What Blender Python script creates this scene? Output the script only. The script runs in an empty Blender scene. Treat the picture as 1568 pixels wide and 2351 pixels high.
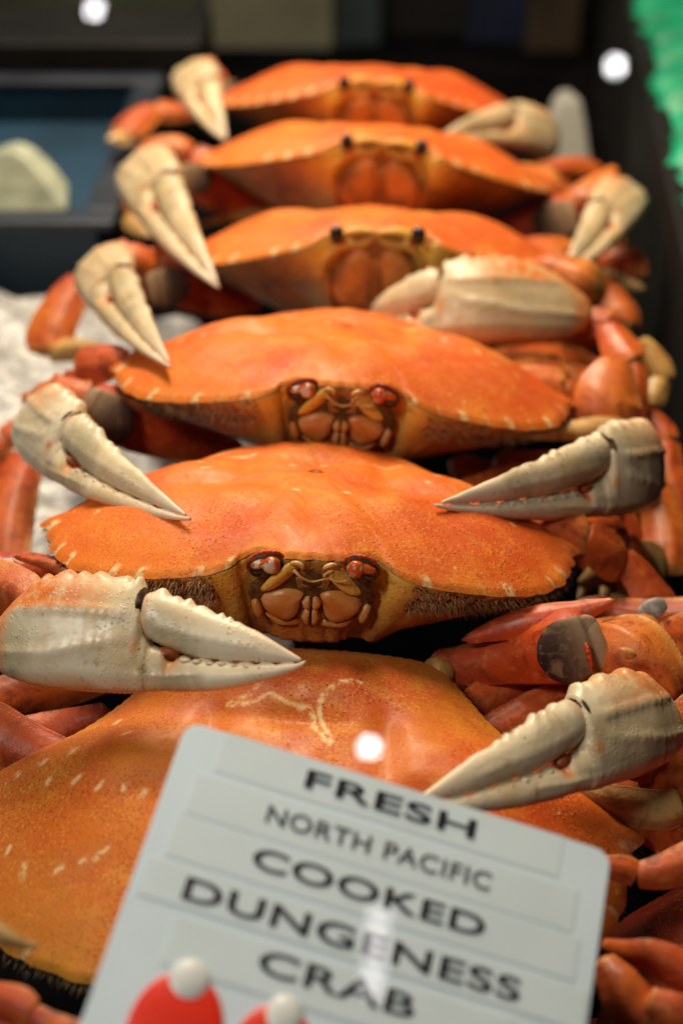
import bpy, math, random
import numpy as np
from mathutils import Vector, Matrix, Euler
random.seed(7); rng = np.random.default_rng(7)
scene = bpy.context.scene
COL = scene.collection

# ------------------------------------------------------------------ camera
PITCH = math.radians(34.0); CH = 0.365
FPX = 50/24*1568.0                       # focal length measured in pixels of a 1568 px wide photograph
cam_d = bpy.data.cameras.new('camera'); cam = bpy.data.objects.new('camera', cam_d); COL.objects.link(cam)
cam.location = (0, 0, CH); cam.rotation_euler = (math.pi/2-PITCH, 0, 0)
cam_d.sensor_fit = 'HORIZONTAL'; cam_d.sensor_width = 24; cam_d.lens = 50
cam_d.clip_start = 0.01; cam_d.clip_end = 30
cam_d.dof.use_dof = True; cam_d.dof.focus_distance = 0.448; cam_d.dof.aperture_fstop = 5.9
scene.camera = cam
cp, sp = math.cos(PITCH), math.sin(PITCH)
def W(px, py, d):
    """point of the place seen at (px, py) of the photograph, d metres away along the view"""
    x = (px-784)/FPX*d; y = (1175.5-py)/FPX*d
    return np.array([x, d*cp+y*sp, CH-d*sp+y*cp])
def D(x, y, z):
    """direction given as right, up, away of the camera -> world"""
    v = np.array([x, z*cp+y*sp, -z*sp+y*cp], float); return v/np.linalg.norm(v)

# ------------------------------------------------------------------ world, lamps, exposure
world = bpy.data.worlds.new('World'); scene.world = world; world.use_nodes = True
bg = world.node_tree.nodes['Background']; bg.inputs[0].default_value = (0.55, 0.6, 0.62, 1); bg.inputs[1].default_value = 0.012
def area(name, loc, target, size, sy, power, col):
    l = bpy.data.lights.new(name, 'AREA'); l.shape = 'RECTANGLE'; l.size = size; l.size_y = sy; l.energy = power; l.color = col
    o = bpy.data.objects.new(name, l); COL.objects.link(o); o.location = loc
    o.rotation_euler = (Vector(target)-Vector(loc)).to_track_quat('-Z', 'Y').to_euler(); return o, l
area('case_lamp', (-0.06, 0.92, 0.74), (-0.02, 0.76, 0.05), 0.14, 0.62, 14.0, (1.0, 0.80, 0.56))
FL = area('front_lamp', (-0.50, -0.10, 0.90), (-0.02, 0.34, 0.05), 0.22, 0.22, 0.46, (1.0, 0.95, 0.88)); FL[1].spread = math.radians(50)
area('rear_lamp', (-0.35, 1.25, 0.85), (-0.2, 0.8, 0.05), 0.4, 0.2, 2.6, (0.95, 0.98, 1.0))
scene.view_settings.view_transform = 'Standard'; scene.view_settings.look = 'None'
scene.view_settings.exposure = -0.22; scene.view_settings.gamma = 1.0
scene.cycles.sample_clamp_indirect = 60; scene.cycles.max_bounces = 6
scene.cycles.caustics_reflective = False; scene.cycles.caustics_refractive = False

# ------------------------------------------------------------------ node helpers
def new_mat(name):
    m = bpy.data.materials.new(name); m.use_nodes = True
    nt = m.node_tree; b = nt.nodes['Principled BSDF']; return m, nt, b
class N:
    def __init__(s, nt): s.nt = nt
    def n(s, t, **k):
        x = s.nt.nodes.new(t)
        for a, v in k.items(): setattr(x, a, v)
        return x
    def l(s, a, b): s.nt.links.new(a, b)
    def coord(s): return s.n('ShaderNodeTexCoord').outputs['Object']
    def noise(s, scale, detail=3, rough=.55, dist=0, vec=None):
        x = s.n('ShaderNodeTexNoise'); x.inputs['Scale'].default_value = scale; x.inputs['Detail'].default_value = detail
        x.inputs['Roughness'].default_value = rough; x.inputs['Distortion'].default_value = dist
        s.l(vec if vec else s.coord(), x.inputs['Vector']); return x.outputs['Fac']
    def vor(s, scale, feature='F1', rand=1, vec=None, out='Distance'):
        x = s.n('ShaderNodeTexVoronoi', feature=feature); x.inputs['Scale'].default_value = scale
        x.inputs['Randomness'].default_value = rand; s.l(vec if vec else s.coord(), x.inputs['Vector']); return x.outputs[out]
    def mr(s, v, a, b, c=0, d=1, smooth=True):
        x = s.n('ShaderNodeMapRange', interpolation_type='SMOOTHSTEP' if smooth else 'LINEAR'); x.clamp = True
        s.l(v, x.inputs[0]); 
        for i, q in enumerate((a, b, c, d)): x.inputs[i+1].default_value = q
        return x.outputs[0]
    def math(s, op, a, b=None, clamp=False):
        x = s.n('ShaderNodeMath', operation=op); x.use_clamp = clamp
        for i, q in enumerate((a, b)):
            if q is None: continue
            if isinstance(q, (int, float)): x.inputs[i].default_value = q
            else: s.l(q, x.inputs[i])
        return x.outputs[0]
    def mix(s, f, a, b, blend='MIX'):
        x = s.n('ShaderNodeMix', data_type='RGBA', blend_type=blend)
        for i, q in ((0, f), (6, a), (7, b)):
            if isinstance(q, (int, float)): x.inputs[i].default_value = q
            elif isinstance(q, tuple): x.inputs[i].default_value = (*q, 1)
            else: s.l(q, x.inputs[i])
        return x.outputs[2]
    def attr(s):
        x = s.n('ShaderNodeAttribute', attribute_name='pig'); y = s.n('ShaderNodeSeparateColor'); s.l(x.outputs['Color'], y.inputs[0]); return y.outputs
    def bump(s, h, strength, dist, b, prev=None):
        x = s.n('ShaderNodeBump'); x.inputs['Strength'].default_value = strength; x.inputs['Distance'].default_value = dist
        s.l(h, x.inputs['Height'])
        if prev: s.l(prev, x.inputs['Normal'])
        if b: s.l(x.outputs[0], b.inputs['Normal'])
        return x.outputs[0]
def plain(name, col, rough=.5, spec=.5, nz=0, nscale=200, bump=0, metal=0):
    m, nt, b = new_mat(name); g = N(nt)
    b.inputs['Roughness'].default_value = rough; b.inputs['Specular IOR Level'].default_value = spec; b.inputs['Metallic'].default_value = metal
    f = g.noise(nscale, 4)
    dark = tuple(c*(1-nz) for c in col); lite = tuple(min(1, c*(1+nz)) for c in col)
    g.l(g.mix(g.mr(f, .3, .7), dark, lite), b.inputs['Base Color'])
    if bump: g.bump(f, bump, .001, b)
    return m

def carapace_mat(name, base, red, yel, stip, stipcol, rough=.42):
    m, nt, b = new_mat(name); g = N(nt); A = g.attr()
    n1 = g.noise(22, 4, .6, .3); n2 = g.noise(70, 4, .6, .4); n3 = g.noise(900, 2)
    c = g.mix(g.mr(n1, .35, .68), base, red)
    c = g.mix(g.math('MULTIPLY', g.mr(n2, .45, .75), .55), c, yel)
    c = g.mix(A[0], c, yel)                       # yellow margin
    c = g.mix(g.math('MULTIPLY', A[2], .7), c, red)
    v = g.vor(900)
    dots = g.mr(v, .15, .48, 1, 0)
    patch = g.mr(g.noise(35, 3), .38, .6)
    f = g.math('MULTIPLY', dots, g.math('MULTIPLY', g.math('ADD', g.math('MULTIPLY', patch, .6), .4), stip))
    c = g.mix(f, c, stipcol)
    c = g.mix(g.math('MULTIPLY', g.mr(n3, .5, .8), .25), c, yel)
    # pale pores and scattered cream flecks
    v2 = g.vor(120); fl = g.math('MULTIPLY', g.mr(v2, .05, .11, 1, 0), g.mr(g.noise(28, 2), .56, .66))
    c = g.mix(g.math('MULTIPLY', fl, .6), c, (.86, .56, .26))
    c = g.mix(g.math('MULTIPLY', A[1], g.mr(g.noise(420, 3), .34, .56)), c, (.88, .62, .30))
    grain = g.math('MULTIPLY', g.mr(g.vor(700), .10, .34, 1, 0), g.mr(g.noise(30, 3), .42, .56))
    c = g.mix(g.math('MULTIPLY', grain, .5), c, (.92, .44, .13))
    c = g.mix(g.math('MULTIPLY', g.mr(g.noise(16, 6, .68, .8), .5, .72), .55), c, (.44, .055, .010))
    sp = g.math('MULTIPLY', g.mr(g.vor(75), .03, .09, 1, 0), g.mr(g.noise(20, 1), .5, .55))
    c = g.mix(g.math('MULTIPLY', sp, .5), c, (.22, .06, .02))
    g.l(c, b.inputs['Base Color'])
    g.l(g.mr(g.noise(60, 4, .7), .3, .7, rough-.12, rough+.14), b.inputs['Roughness'])
    b.inputs['Coat Weight'].default_value = .03; b.inputs['Coat Roughness'].default_value = .12; b.inputs['Specular IOR Level'].default_value = .3
    h = g.math('ADD', g.math('MULTIPLY', dots, -.10), g.math('MULTIPLY', n2, 1.6))
    p = g.bump(h, .40, .0008, None)
    grm = g.mr(g.noise(38, 2), .50, .60); gr = g.math('MULTIPLY', g.mr(g.vor(520), .06, .26, 1, 0), grm)
    p2 = g.bump(gr, .6, .0008, None, p)
    g.bump(g.noise(1500, 2), .10, .0003, b, p2)
    return m
def limb_mat(name, c0, c1, pale, rough=.46):
    """A[0]: paleness, A[1]: yellow ends"""
    m, nt, b = new_mat(name); g = N(nt); A = g.attr()
    n1 = g.noise(40, 4, .6, .4); n2 = g.noise(260, 3); 
    c = g.mix(g.mr(n1, .33, .68), c0, c1)
    c = g.mix(g.math('MULTIPLY', g.mr(n2, .56, .72), .3), c, pale)
    c = g.mix(g.math('MULTIPLY', A[0], .8), c, pale)
    fl = g.math('MULTIPLY', g.mr(g.vor(260), .08, .2, 1, 0), g.mr(g.noise(50, 2), .5, .62))
    c = g.mix(g.math('MULTIPLY', fl, .5), c, pale)
    c = g.mix(g.math('MULTIPLY', A[1], .9), c, (.10, .045, .03))
    g.l(c, b.inputs['Base Color'])
    g.l(g.mr(n1, .3, .7, rough-.08, rough+.12), b.inputs['Roughness']); b.inputs['Coat Weight'].default_value = .06; b.inputs['Coat Roughness'].default_value = .15; b.inputs['Specular IOR Level'].default_value = .4
    c = g.mix(g.math('MULTIPLY', g.mr(g.noise(95, 5, .7, 1.2), .46, .66), .7), c, tuple(q*.4 for q in c1)); g.l(c, b.inputs['Base Color'])
    p = g.bump(n2, .35, .0005, None); g.bump(g.mr(g.vor(700), .1, .4, 1, 0), .22, .0004, b, p)
    return m
def claw_mat(name, base, warm):
    """A[0]: orange pigment, A[1]: dark seam / stain, A[2]: smooth tip"""
    m, nt, b = new_mat(name); g = N(nt); A = g.attr()
    n1 = g.noise(45, 4, .6, .5); n2 = g.noise(330, 4)
    c = g.mix(g.mr(n1, .35, .7), base, warm)
    c = g.mix(g.math('MULTIPLY', g.mr(g.noise(26, 4, .65, .8), .48, .66), .6), c, (.38, .31, .17))
    sp = g.math('MULTIPLY', g.mr(g.vor(330, rand=1), .06, .20, 1, 0), g.mr(g.noise(60, 2), .46, .56))
    c = g.mix(g.math('MULTIPLY', sp, .85), c, (.16, .12, .06))
    c = g.mix(g.math('MULTIPLY', g.mr(g.noise(75, 6, .75, 1.5), .56, .70), .55), c, (.34, .22, .09))
    o = g.math('MULTIPLY', A[0], g.mr(g.noise(190, 4, .7), .30, .62))
    c = g.mix(g.math('MULTIPLY', A[0], .55, True), c, (.72, .40, .13)); c = g.mix(o, c, (.74, .17, .02))
    c = g.mix(g.math('MULTIPLY', A[1], g.mr(n2, .25, .6)), c, (.11, .05, .022))
    c = g.mix(g.math('MULTIPLY', A[2], .8), c, (.78, .62, .46))
    g.l(c, b.inputs['Base Color']); g.l(g.mr(g.noise(50, 4), .3, .7, .30, .55), b.inputs['Roughness']); b.inputs['Coat Weight'].default_value = .15; b.inputs['Coat Roughness'].default_value = .2
    b.inputs['Subsurface Weight'].default_value = .05; b.inputs['Subsurface Radius'].default_value = (.003, .002, .001); b.inputs['Subsurface Scale'].default_value = .4
    gr = g.math('MULTIPLY', g.mr(g.vor(780), .08, .36, 1, 0), g.mr(g.noise(60, 3, .6), .40, .62))
    gm = g.math('MULTIPLY', gr, g.math('SUBTRACT', 1.0, A[2], True))
    c2 = g.mix(g.math('MULTIPLY', gm, .35), c, (.85, .78, .62)); g.l(c2, b.inputs['Base Color'])
    p = g.bump(gm, .45, .0006, None); g.bump(n2, .3, .0004, b, p)
    return m

M = {}
M['shell'] = carapace_mat('orange_shell', (.74, .185, .016), (.62, .085, .010), (.84, .34, .04), .75, (.50, .050, .010), .56)
M['shell_red'] = carapace_mat('red_orange_shell', (.66, .125, .016), (.54, .06, .010), (.78, .26, .04), .35, (.45, .05, .012), .5)
M['shell_gold'] = carapace_mat('golden_brown_shell', (.64, .17, .016), (.56, .065, .009), (.80, .38, .045), .85, (.40, .055, .010), .54)
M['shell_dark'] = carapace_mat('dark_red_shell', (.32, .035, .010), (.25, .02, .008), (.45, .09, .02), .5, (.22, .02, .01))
M['limb'] = limb_mat('orange_limb', (.64, .150, .016), (.50, .060, .010), (.74, .36, .09))
M['limb_red'] = limb_mat('red_limb', (.60, .100, .012), (.42, .040, .007), (.74, .32, .08))
M['arm'] = limb_mat('arm_shell', (.58, .065, .010), (.42, .032, .007), (.80, .32, .06))
M['limb_yel'] = limb_mat('yellow_limb', (.62, .36, .10), (.58, .25, .05), (.72, .55, .28))
M['claw'] = claw_mat('cream_claw', (.82, .70, .50), (.74, .55, .30))
M['claw_warm'] = claw_mat('warm_cream_claw', (.70, .56, .36), (.62, .42, .21))
M['tooth'] = plain('tooth_ivory', (.68, .54, .36), .4, nz=.15)
def joint_mat():
    m, nt, b = new_mat('joint_membrane'); g = N(nt); A = g.attr()
    c = g.mix(g.mr(g.noise(90, 5, .7, 2), .4, .62), (.032, .014, .012), (.062, .032, .027))
    c = g.mix(g.math('MULTIPLY', A[0], g.mr(g.noise(160, 3, .6, 1), .1, .5)), c, (.46, .32, .19))
    c = g.mix(A[1], c, (.48, .05, .02))
    c = g.mix(g.math('MULTIPLY', g.mr(g.noise(260, 4, .7, 1), .5, .7), .6), c, (.30, .20, .12))
    g.l(c, b.inputs['Base Color']); b.inputs['Roughness'].default_value = .42; b.inputs['Specular IOR Level'].default_value = .05; g.bump(g.noise(150, 4, .6, 1.5), .18, .001, b); return m
M['joint'] = joint_mat()
M['membrane'] = plain('orange_membrane', (.36, .08, .015), .35, nz=.7, nscale=300)
M['scar'] = plain('grey_scar', (.42, .38, .33), .6, nz=.4, nscale=300, bump=.4)
M['eye_black'] = plain('eye_black', (.012, .008, .007), .15, .7)
M['socket'] = plain('eye_socket', (.10, .045, .012), .5, nz=.6, nscale=600, bump=.5)
M['hair'] = plain('hair', (.46, .29, .13), .6, nz=.4)
M['antenna'] = plain('antenna', (.72, .42, .14), .4, nz=.3)

def eye_mat():
    m, nt, b = new_mat('eye_stalk'); g = N(nt)
    g.l(g.mix(g.mr(g.noise(260, 2, .5, .5), .44, .54), (.72, .58, .42), (.64, .10, .015)), b.inputs['Base Color']); b.inputs['Roughness'].default_value = .2; return m
M['eye'] = eye_mat()
M['rim'] = plain('rim_granules', (.55, .06, .012), .45, nz=.5, nscale=900, bump=.6)
def plate_mat():
    m, nt, b = new_mat('mouth_plate'); g = N(nt)
    c = g.mix(g.mr(g.noise(70, 3, .5, .4), .38, .62), (.68, .37, .13), (.60, .21, .035))
    c = g.mix(g.math('MULTIPLY', g.mr(g.noise(600, 3), .5, .75), .4), c, (.30, .10, .03))
    g.l(c, b.inputs['Base Color']); b.inputs['Roughness'].default_value = .38; g.bump(g.noise(500, 3), .3, .0005, b); return m
M['plate'] = plate_mat()
M['plate_dark'] = plain('dark_mouth_plate', (.52, .20, .045), .42, nz=.45, nscale=70)
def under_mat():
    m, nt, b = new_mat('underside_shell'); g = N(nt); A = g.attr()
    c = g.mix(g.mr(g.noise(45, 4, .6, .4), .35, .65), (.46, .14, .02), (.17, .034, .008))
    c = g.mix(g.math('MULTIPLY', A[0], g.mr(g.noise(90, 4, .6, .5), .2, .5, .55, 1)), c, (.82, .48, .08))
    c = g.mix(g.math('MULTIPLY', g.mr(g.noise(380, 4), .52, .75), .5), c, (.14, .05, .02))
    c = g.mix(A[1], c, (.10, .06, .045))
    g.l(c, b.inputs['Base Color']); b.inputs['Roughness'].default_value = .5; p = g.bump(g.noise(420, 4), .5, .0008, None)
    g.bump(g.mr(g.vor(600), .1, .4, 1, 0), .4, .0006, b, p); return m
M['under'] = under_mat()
M['card'] = plain('white_card', (.65, .77, .86), .32, .4, nz=.03, nscale=30)
M['tape'] = plain('label_tape', (.65, .75, .81), .26, .5, nz=.03, nscale=40)
M['ink'] = plain('black_ink', (.012, .013, .02), .4)
M['red_pl'] = plain('red_plastic', (.75, .03, .012), .35, nz=.05)
M['white_pl'] = plain('white_plastic', (.66, .68, .68), .4, nz=.05)
M['blue'] = plain('blue_plastic', (.006, .032, .065), .5, nz=.3, nscale=8)
M['blue_rim'] = plain('navy_plastic', (.022, .028, .042), .4, nz=.3, nscale=20)
M['black'] = plain('black_plastic', (.009, .009, .009), .6, .2, nz=.4, nscale=12)
M['dark'] = plain('dark_liner', (.004, .0035, .004), .8, .0, nz=.5, nscale=14)
M['olive'] = plain('olive_panel', (.12, .12, .085), .6, nz=.3, nscale=6)
M['olive_dark'] = plain('dark_olive_panel', (.05, .055, .04), .6, nz=.3, nscale=6)
M['teal_dark'] = plain('dark_teal_panel', (.02, .03, .035), .5, nz=.5, nscale=9)
M['navy'] = plain('navy_panel', (.010, .016, .055), .5, nz=.5, nscale=9)
M['brown_dark'] = plain('dark_brown_panel', (.04, .028, .018), .5, nz=.5, nscale=9)
M['pale'] = plain('pale_fish', (.42, .46, .34), .45, nz=.25, nscale=45, bump=.3)
M['white_soft'] = plain('white_paper', (.32, .32, .29), .6, nz=.1, nscale=25)
M['green'] = plain('green_liner', (.0, .27, .13), .5, .5, nz=.35, nscale=22, bump=.4)
def ice_mat():
    m, nt, b = new_mat('crushed_ice'); g = N(nt)
    g.l(g.mix(g.mr(g.noise(90, 5, .65), .35, .65), (.32, .32, .32), (.54, .54, .54)), b.inputs['Base Color'])
    b.inputs['Roughness'].default_value = .25; b.inputs['Subsurface Weight'].default_value = .0
    g.bump(g.noise(300, 4, .6), .35, .002, b); return m
M['ice'] = ice_mat()
def emit(name, col, s):
    m = bpy.data.materials.new(name); m.use_nodes = True; nt = m.node_tree; nt.nodes.clear()
    e = nt.nodes.new('ShaderNodeEmission'); o = nt.nodes.new('ShaderNodeOutputMaterial'); e.inputs[0].default_value = (*col, 1); e.inputs[1].default_value = s
    nt.links.new(e.outputs[0], o.inputs[0]); return m
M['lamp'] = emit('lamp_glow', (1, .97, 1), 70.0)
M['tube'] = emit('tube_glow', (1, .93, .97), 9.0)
def glass_mat():
    m = bpy.data.materials.new('clear_glass'); m.use_nodes = True; nt = m.node_tree; nt.nodes.clear()
    t = nt.nodes.new('ShaderNodeBsdfTransparent'); r = nt.nodes.new('ShaderNodeBsdfGlossy'); x = nt.nodes.new('ShaderNodeMixShader'); o = nt.nodes.new('ShaderNodeOutputMaterial')
    r.inputs['Roughness'].default_value = 0.0; t.inputs[0].default_value = (.97, .985, .98, 1)
    x.inputs[0].default_value = .06
    nt.links.new(t.outputs[0], x.inputs[1]); nt.links.new(r.outputs[0], x.inputs[2]); nt.links.new(x.outputs[0], o.inputs[0]); return m
M['glass'] = glass_mat()

# ------------------------------------------------------------------ mesh helpers
def mesh_obj(name, V, F, mat, parent=None, pig=None, smooth=True):
    V = np.asarray(V, float)
    if parent is not None:
        Mi = np.array(parent_matrix(parent).inverted()); V = V@Mi[:3, :3].T+Mi[:3, 3]
    me = bpy.data.meshes.new(name); me.from_pydata(V.tolist(), [], F if isinstance(F, list) else F.tolist()); me.update()
    me.calc_loop_triangles(); nt_ = len(me.loop_triangles); ti = np.zeros(nt_*3, int); me.loop_triangles.foreach_get('vertices', ti); Q = (V-V.mean(0))[ti.reshape(-1, 3)]
    if np.einsum('ij,ij->i', Q[:, 0], np.cross(Q[:, 1], Q[:, 2])).sum() < 0: me.flip_normals()
    if smooth: me.polygons.foreach_set('use_smooth', [True]*len(me.polygons))
    if pig is not None:
        a = me.color_attributes.new('pig', 'FLOAT_COLOR', 'POINT'); p = np.ones((len(V), 4)); p[:, :3] = np.clip(pig, 0, 1); a.data.foreach_set('color', p.ravel())
    me.materials.append(M[mat] if isinstance(mat, str) else mat)
    o = bpy.data.objects.new(name, me); COL.objects.link(o)
    if parent is not None: o.parent = parent
    return o
def parent_matrix(p):
    m = p.matrix_basis.copy()
    while p.parent: p = p.parent; m = p.matrix_basis@m
    return m
def grid_faces(n, m, closed=True):
    i, j = np.meshgrid(np.arange(n-1), np.arange(m if closed else m-1), indexing='ij'); i = i.ravel(); j = j.ravel(); k = (j+1) % m
    return np.stack([i*m+j, i*m+k, (i+1)*m+k, (i+1)*m+j], 1).tolist()
def loft(rings):
    """rings (n, m, 3) closed round and capped at both ends"""
    n, m, _ = rings.shape; V = rings.reshape(-1, 3); F = grid_faces(n, m)
    V = np.vstack([V, rings[0].mean(0), rings[-1].mean(0)]); a, b = n*m, n*m+1
    for j in range(m):
        F.append([a, (j+1) % m, j]); F.append([b, (n-1)*m+j, (n-1)*m+(j+1) % m])
    return V, F
def catmull(P, k):
    P = np.asarray(P, float); Q = np.vstack([2*P[0]-P[1], P, 2*P[-1]-P[-2]]); out = []
    for i in range(len(P)-1):
        p0, p1, p2, p3 = Q[i:i+4]
        for t in np.linspace(0, 1, k, endpoint=False):
            out.append(.5*((2*p1)+(-p0+p2)*t+(2*p0-5*p1+4*p2-p3)*t*t+(-p0+3*p1-3*p2+p3)*t**3))
    out.append(P[-1]); return np.array(out)
def wob(P, f, seed=0):
    r = np.random.default_rng(seed); s = 0
    for k in range(5):
        d = r.normal(size=3)*f*(1+.5*k); s = s+np.sin(P@d+r.uniform(0, 6.28))/(1+.4*k)
    return s/3
def ellipsoid(c, ax, nu=20, nv=12, bump=0, seed=0):
    c = np.array(c); ax = np.array(ax)
    th = np.linspace(0, 2*np.pi, nu, endpoint=False); ph = np.linspace(.06, np.pi-.06, nv)
    R = np.array([[[math.sin(p)*math.cos(t), math.sin(p)*math.sin(t), math.cos(p)] for t in th] for p in ph])
    if bump: R = R*(1+bump*wob(R.reshape(-1, 3), 3, seed).reshape(nv, nu, 1))
    return loft(c+R@ax)
def merge(parts):
    V = []; F = []; P = []; o = 0
    for p in parts:
        V.append(p[0]); F += [[i+o for i in f] for f in p[1]]; o += len(p[0])
        if len(p) > 2: P.append(p[2])
    return np.vstack(V), F
def box(x0, x1, y0, y1, z0, z1):
    V = np.array([[x, y, z] for x in (x0, x1) for y in (y0, y1) for z in (z0, z1)], float)
    return V, [[0, 1, 3, 2], [4, 6, 7, 5], [0, 4, 5, 1], [2, 3, 7, 6], [0, 2, 6, 4], [1, 5, 7, 3]]
def tag(o, label=None, cat=None, group=None, kind=None):
    for k, v in (('label', label), ('category', cat), ('group', group), ('kind', kind)):
        if v: o[k] = v
    return o
def bevel(o, w, seg=3):
    m = o.modifiers.new('bevel', 'BEVEL'); m.width = w; m.segments = seg; m.limit_method = 'ANGLE'; return o

# ------------------------------------------------------------------ crab body
HALF = [(0, -.625), (.10, -.615), (.17, -.575), (.24, -.575), (.30, -.61), (.42, -.60), (.56, -.555), (.72, -.48), (.855, -.375), (.935, -.245), (.98, -.10), (1.0, .04),
        (.955, .12), (.85, .195), (.71, .275), (.60, .375), (.52, .485), (.45, .575), (.36, .625), (.18, .645), (0, .65)]
def outline(n=480):
    R = catmull(HALF, 24); L = R[::-1].copy(); L[:, 0] *= -1
    C = np.vstack([R[:-1], L[:-1]]); D_ = np.r_[0, np.cumsum(np.linalg.norm(np.diff(np.vstack([C, C[:1]]), axis=0), axis=1))]
    t = np.linspace(0, D_[-1], n, endpoint=False); CC = np.vstack([C, C[:1]])
    return np.stack([np.interp(t, D_, CC[:, 0]), np.interp(t, D_, CC[:, 1])], 1)
def margin_z(x, y):
    ax = np.abs(x)
    f = np.interp(ax, [0, .2, .28, .36, .6, .77, .92, 1], [.205, .198, .152, .120, .062, .026, .004, -.004])
    r = np.interp(ax, [0, .4, .6, .8, 1], [.09, .08, .07, .04, 0])
    k = np.clip((y+.05)/.1, 0, 1); return f*(1-k)+r*k
def margin(seed, n=480):
    O = outline(n); x, y = O[:, 0], O[:, 1]
    T = np.roll(O, -1, 0)-np.roll(O, 1, 0); T /= np.linalg.norm(T, axis=1)[:, None]; Nn = np.stack([T[:, 1], -T[:, 0]], 1)
    ax = np.abs(x); arc = (y < .05) & (ax > .28)
    # arc fraction of the toothed front side margin
    ang = np.arctan2(.05-y, ax); a0 = math.atan2(.65, .28); tau = np.clip(1-ang/a0, 0, 1)
    s = np.abs(np.sin(np.pi*9.5*tau**1.05)); tooth = np.where(arc, (.004+.012*tau**1.5)*(s**.8)*(1+.35*np.sin(tau*37+seed+np.sign(x))), 0)
    tip = np.where(ax > .9, .035*np.exp(-((y-.035)/.03)**2), 0)
    fr = np.where((ax < .16) & (y < 0), .010*np.abs(np.sin(np.pi*x/.064)), 0)
    gran = .0022*np.sin(np.arange(n)*1.9)*(1-arc)
    O2 = O+Nn*(tooth+tip+fr+gran)[:, None]
    notch = np.where(arc, (1-s)*np.clip(.75+.45*np.sin(np.floor(9.5*tau**1.05+.5)*(2.7+seed)+seed*np.sign(x)), .3, 1), 0)
    return O2, notch, arc, tau
MARKS = [((-.24, .28), (-.30, .24)), ((-.30, .24), (-.36, .23)), ((.23, .22), (.30, .20)), ((.30, .20), (.36, .24)), ((-.18, .38), (-.19, .44)), ((.18, .38), (.19, .44)),
         ((.02, .12), (.04, .12)), ((-.08, .10), (-.10, .11)), ((-.5, .18), (-.51, .18)), ((-.44, .12), (-.45, .12)), ((.5, .16), (.52, .17)), ((.46, .10), (.48, .10)),
         ((-.40, .05), (-.43, .04)), ((.42, .02), (.44, .0)), ((.56, -.02), (.58, -.04)), ((.64, -.08), (.65, -.09)), ((.74, -.08), (.75, -.10)), ((-.62, -.04), (-.63, -.05)),
         ((-.72, -.02), (-.73, -.03)), ((-.8, -.1), (-.81, -.12)), ((.1, -.18), (.12, -.18)), ((-.06, -.2), (-.08, -.19)), ((.34, .34), (.4, .33)), ((-.34, .34), (-.42, .32))]
MARKS0 = [((-.9+.0, -.02), (-.905, -.03)), ((-.86, -.10), (-.865, -.13)), ((-.80, -.18), (-.805, -.2)), ((-.74, -.25), (-.74, -.29)), ((-.62, -.28), (-.64, -.29)), ((-.56, -.27), (-.57, -.275)),
          ((-.5, -.24), (-.53, -.27)), ((-.62, .0), (-.64, -.02)), ((-.55, -.03), (-.56, -.05)), ((-.48, -.04), (-.49, -.06)), ((-.75, .1), (-.76, .08)), ((-.72, .02), (-.73, .0)), ((-.42, -.05), (-.43, -.08)),
          ((-.83, .08), (-.83, .06)), ((-.66, .12), (-.67, .10)), ((-.5, .15), (-.52, .14)), ((-.55, .24), (-.56, .22))]
# curls where the gut lines show behind the middle of the foreground shell
cur = [(-.24, .40), (-.17, .41), (-.13, .36), (-.16, .30), (-.22, .27), (-.15, .27), (-.09, .30), (-.03, .26), (.03, .25), (.05, .19), (.10, .13), (.06, .24), (.07, .31), (.12, .37), (.18, .38)]
CURL = [(tuple(a+rng.normal(size=2)*.003), tuple(b+rng.normal(size=2)*.003)) for a, b in zip(catmull(cur, 7)[:-1], catmull(cur, 7)[1:])]
def seg_mask(x, y, segs, w):
    m = np.zeros_like(x)
    for (ax, ay), (bx, by) in segs:
        dx, dy = bx-ax, by-ay; t = np.clip(((x-ax)*dx+(y-ay)*dy)/(dx*dx+dy*dy+1e-9), 0, 1)
        d = np.hypot(x-ax-t*dx, y-ay-t*dy); m = np.maximum(m, np.clip(1.6-d/w, 0, 1))
    return m
def to_world(M4, P): A = np.array(M4); return P@A[:3, :3].T+A[:3, 3]
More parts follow.
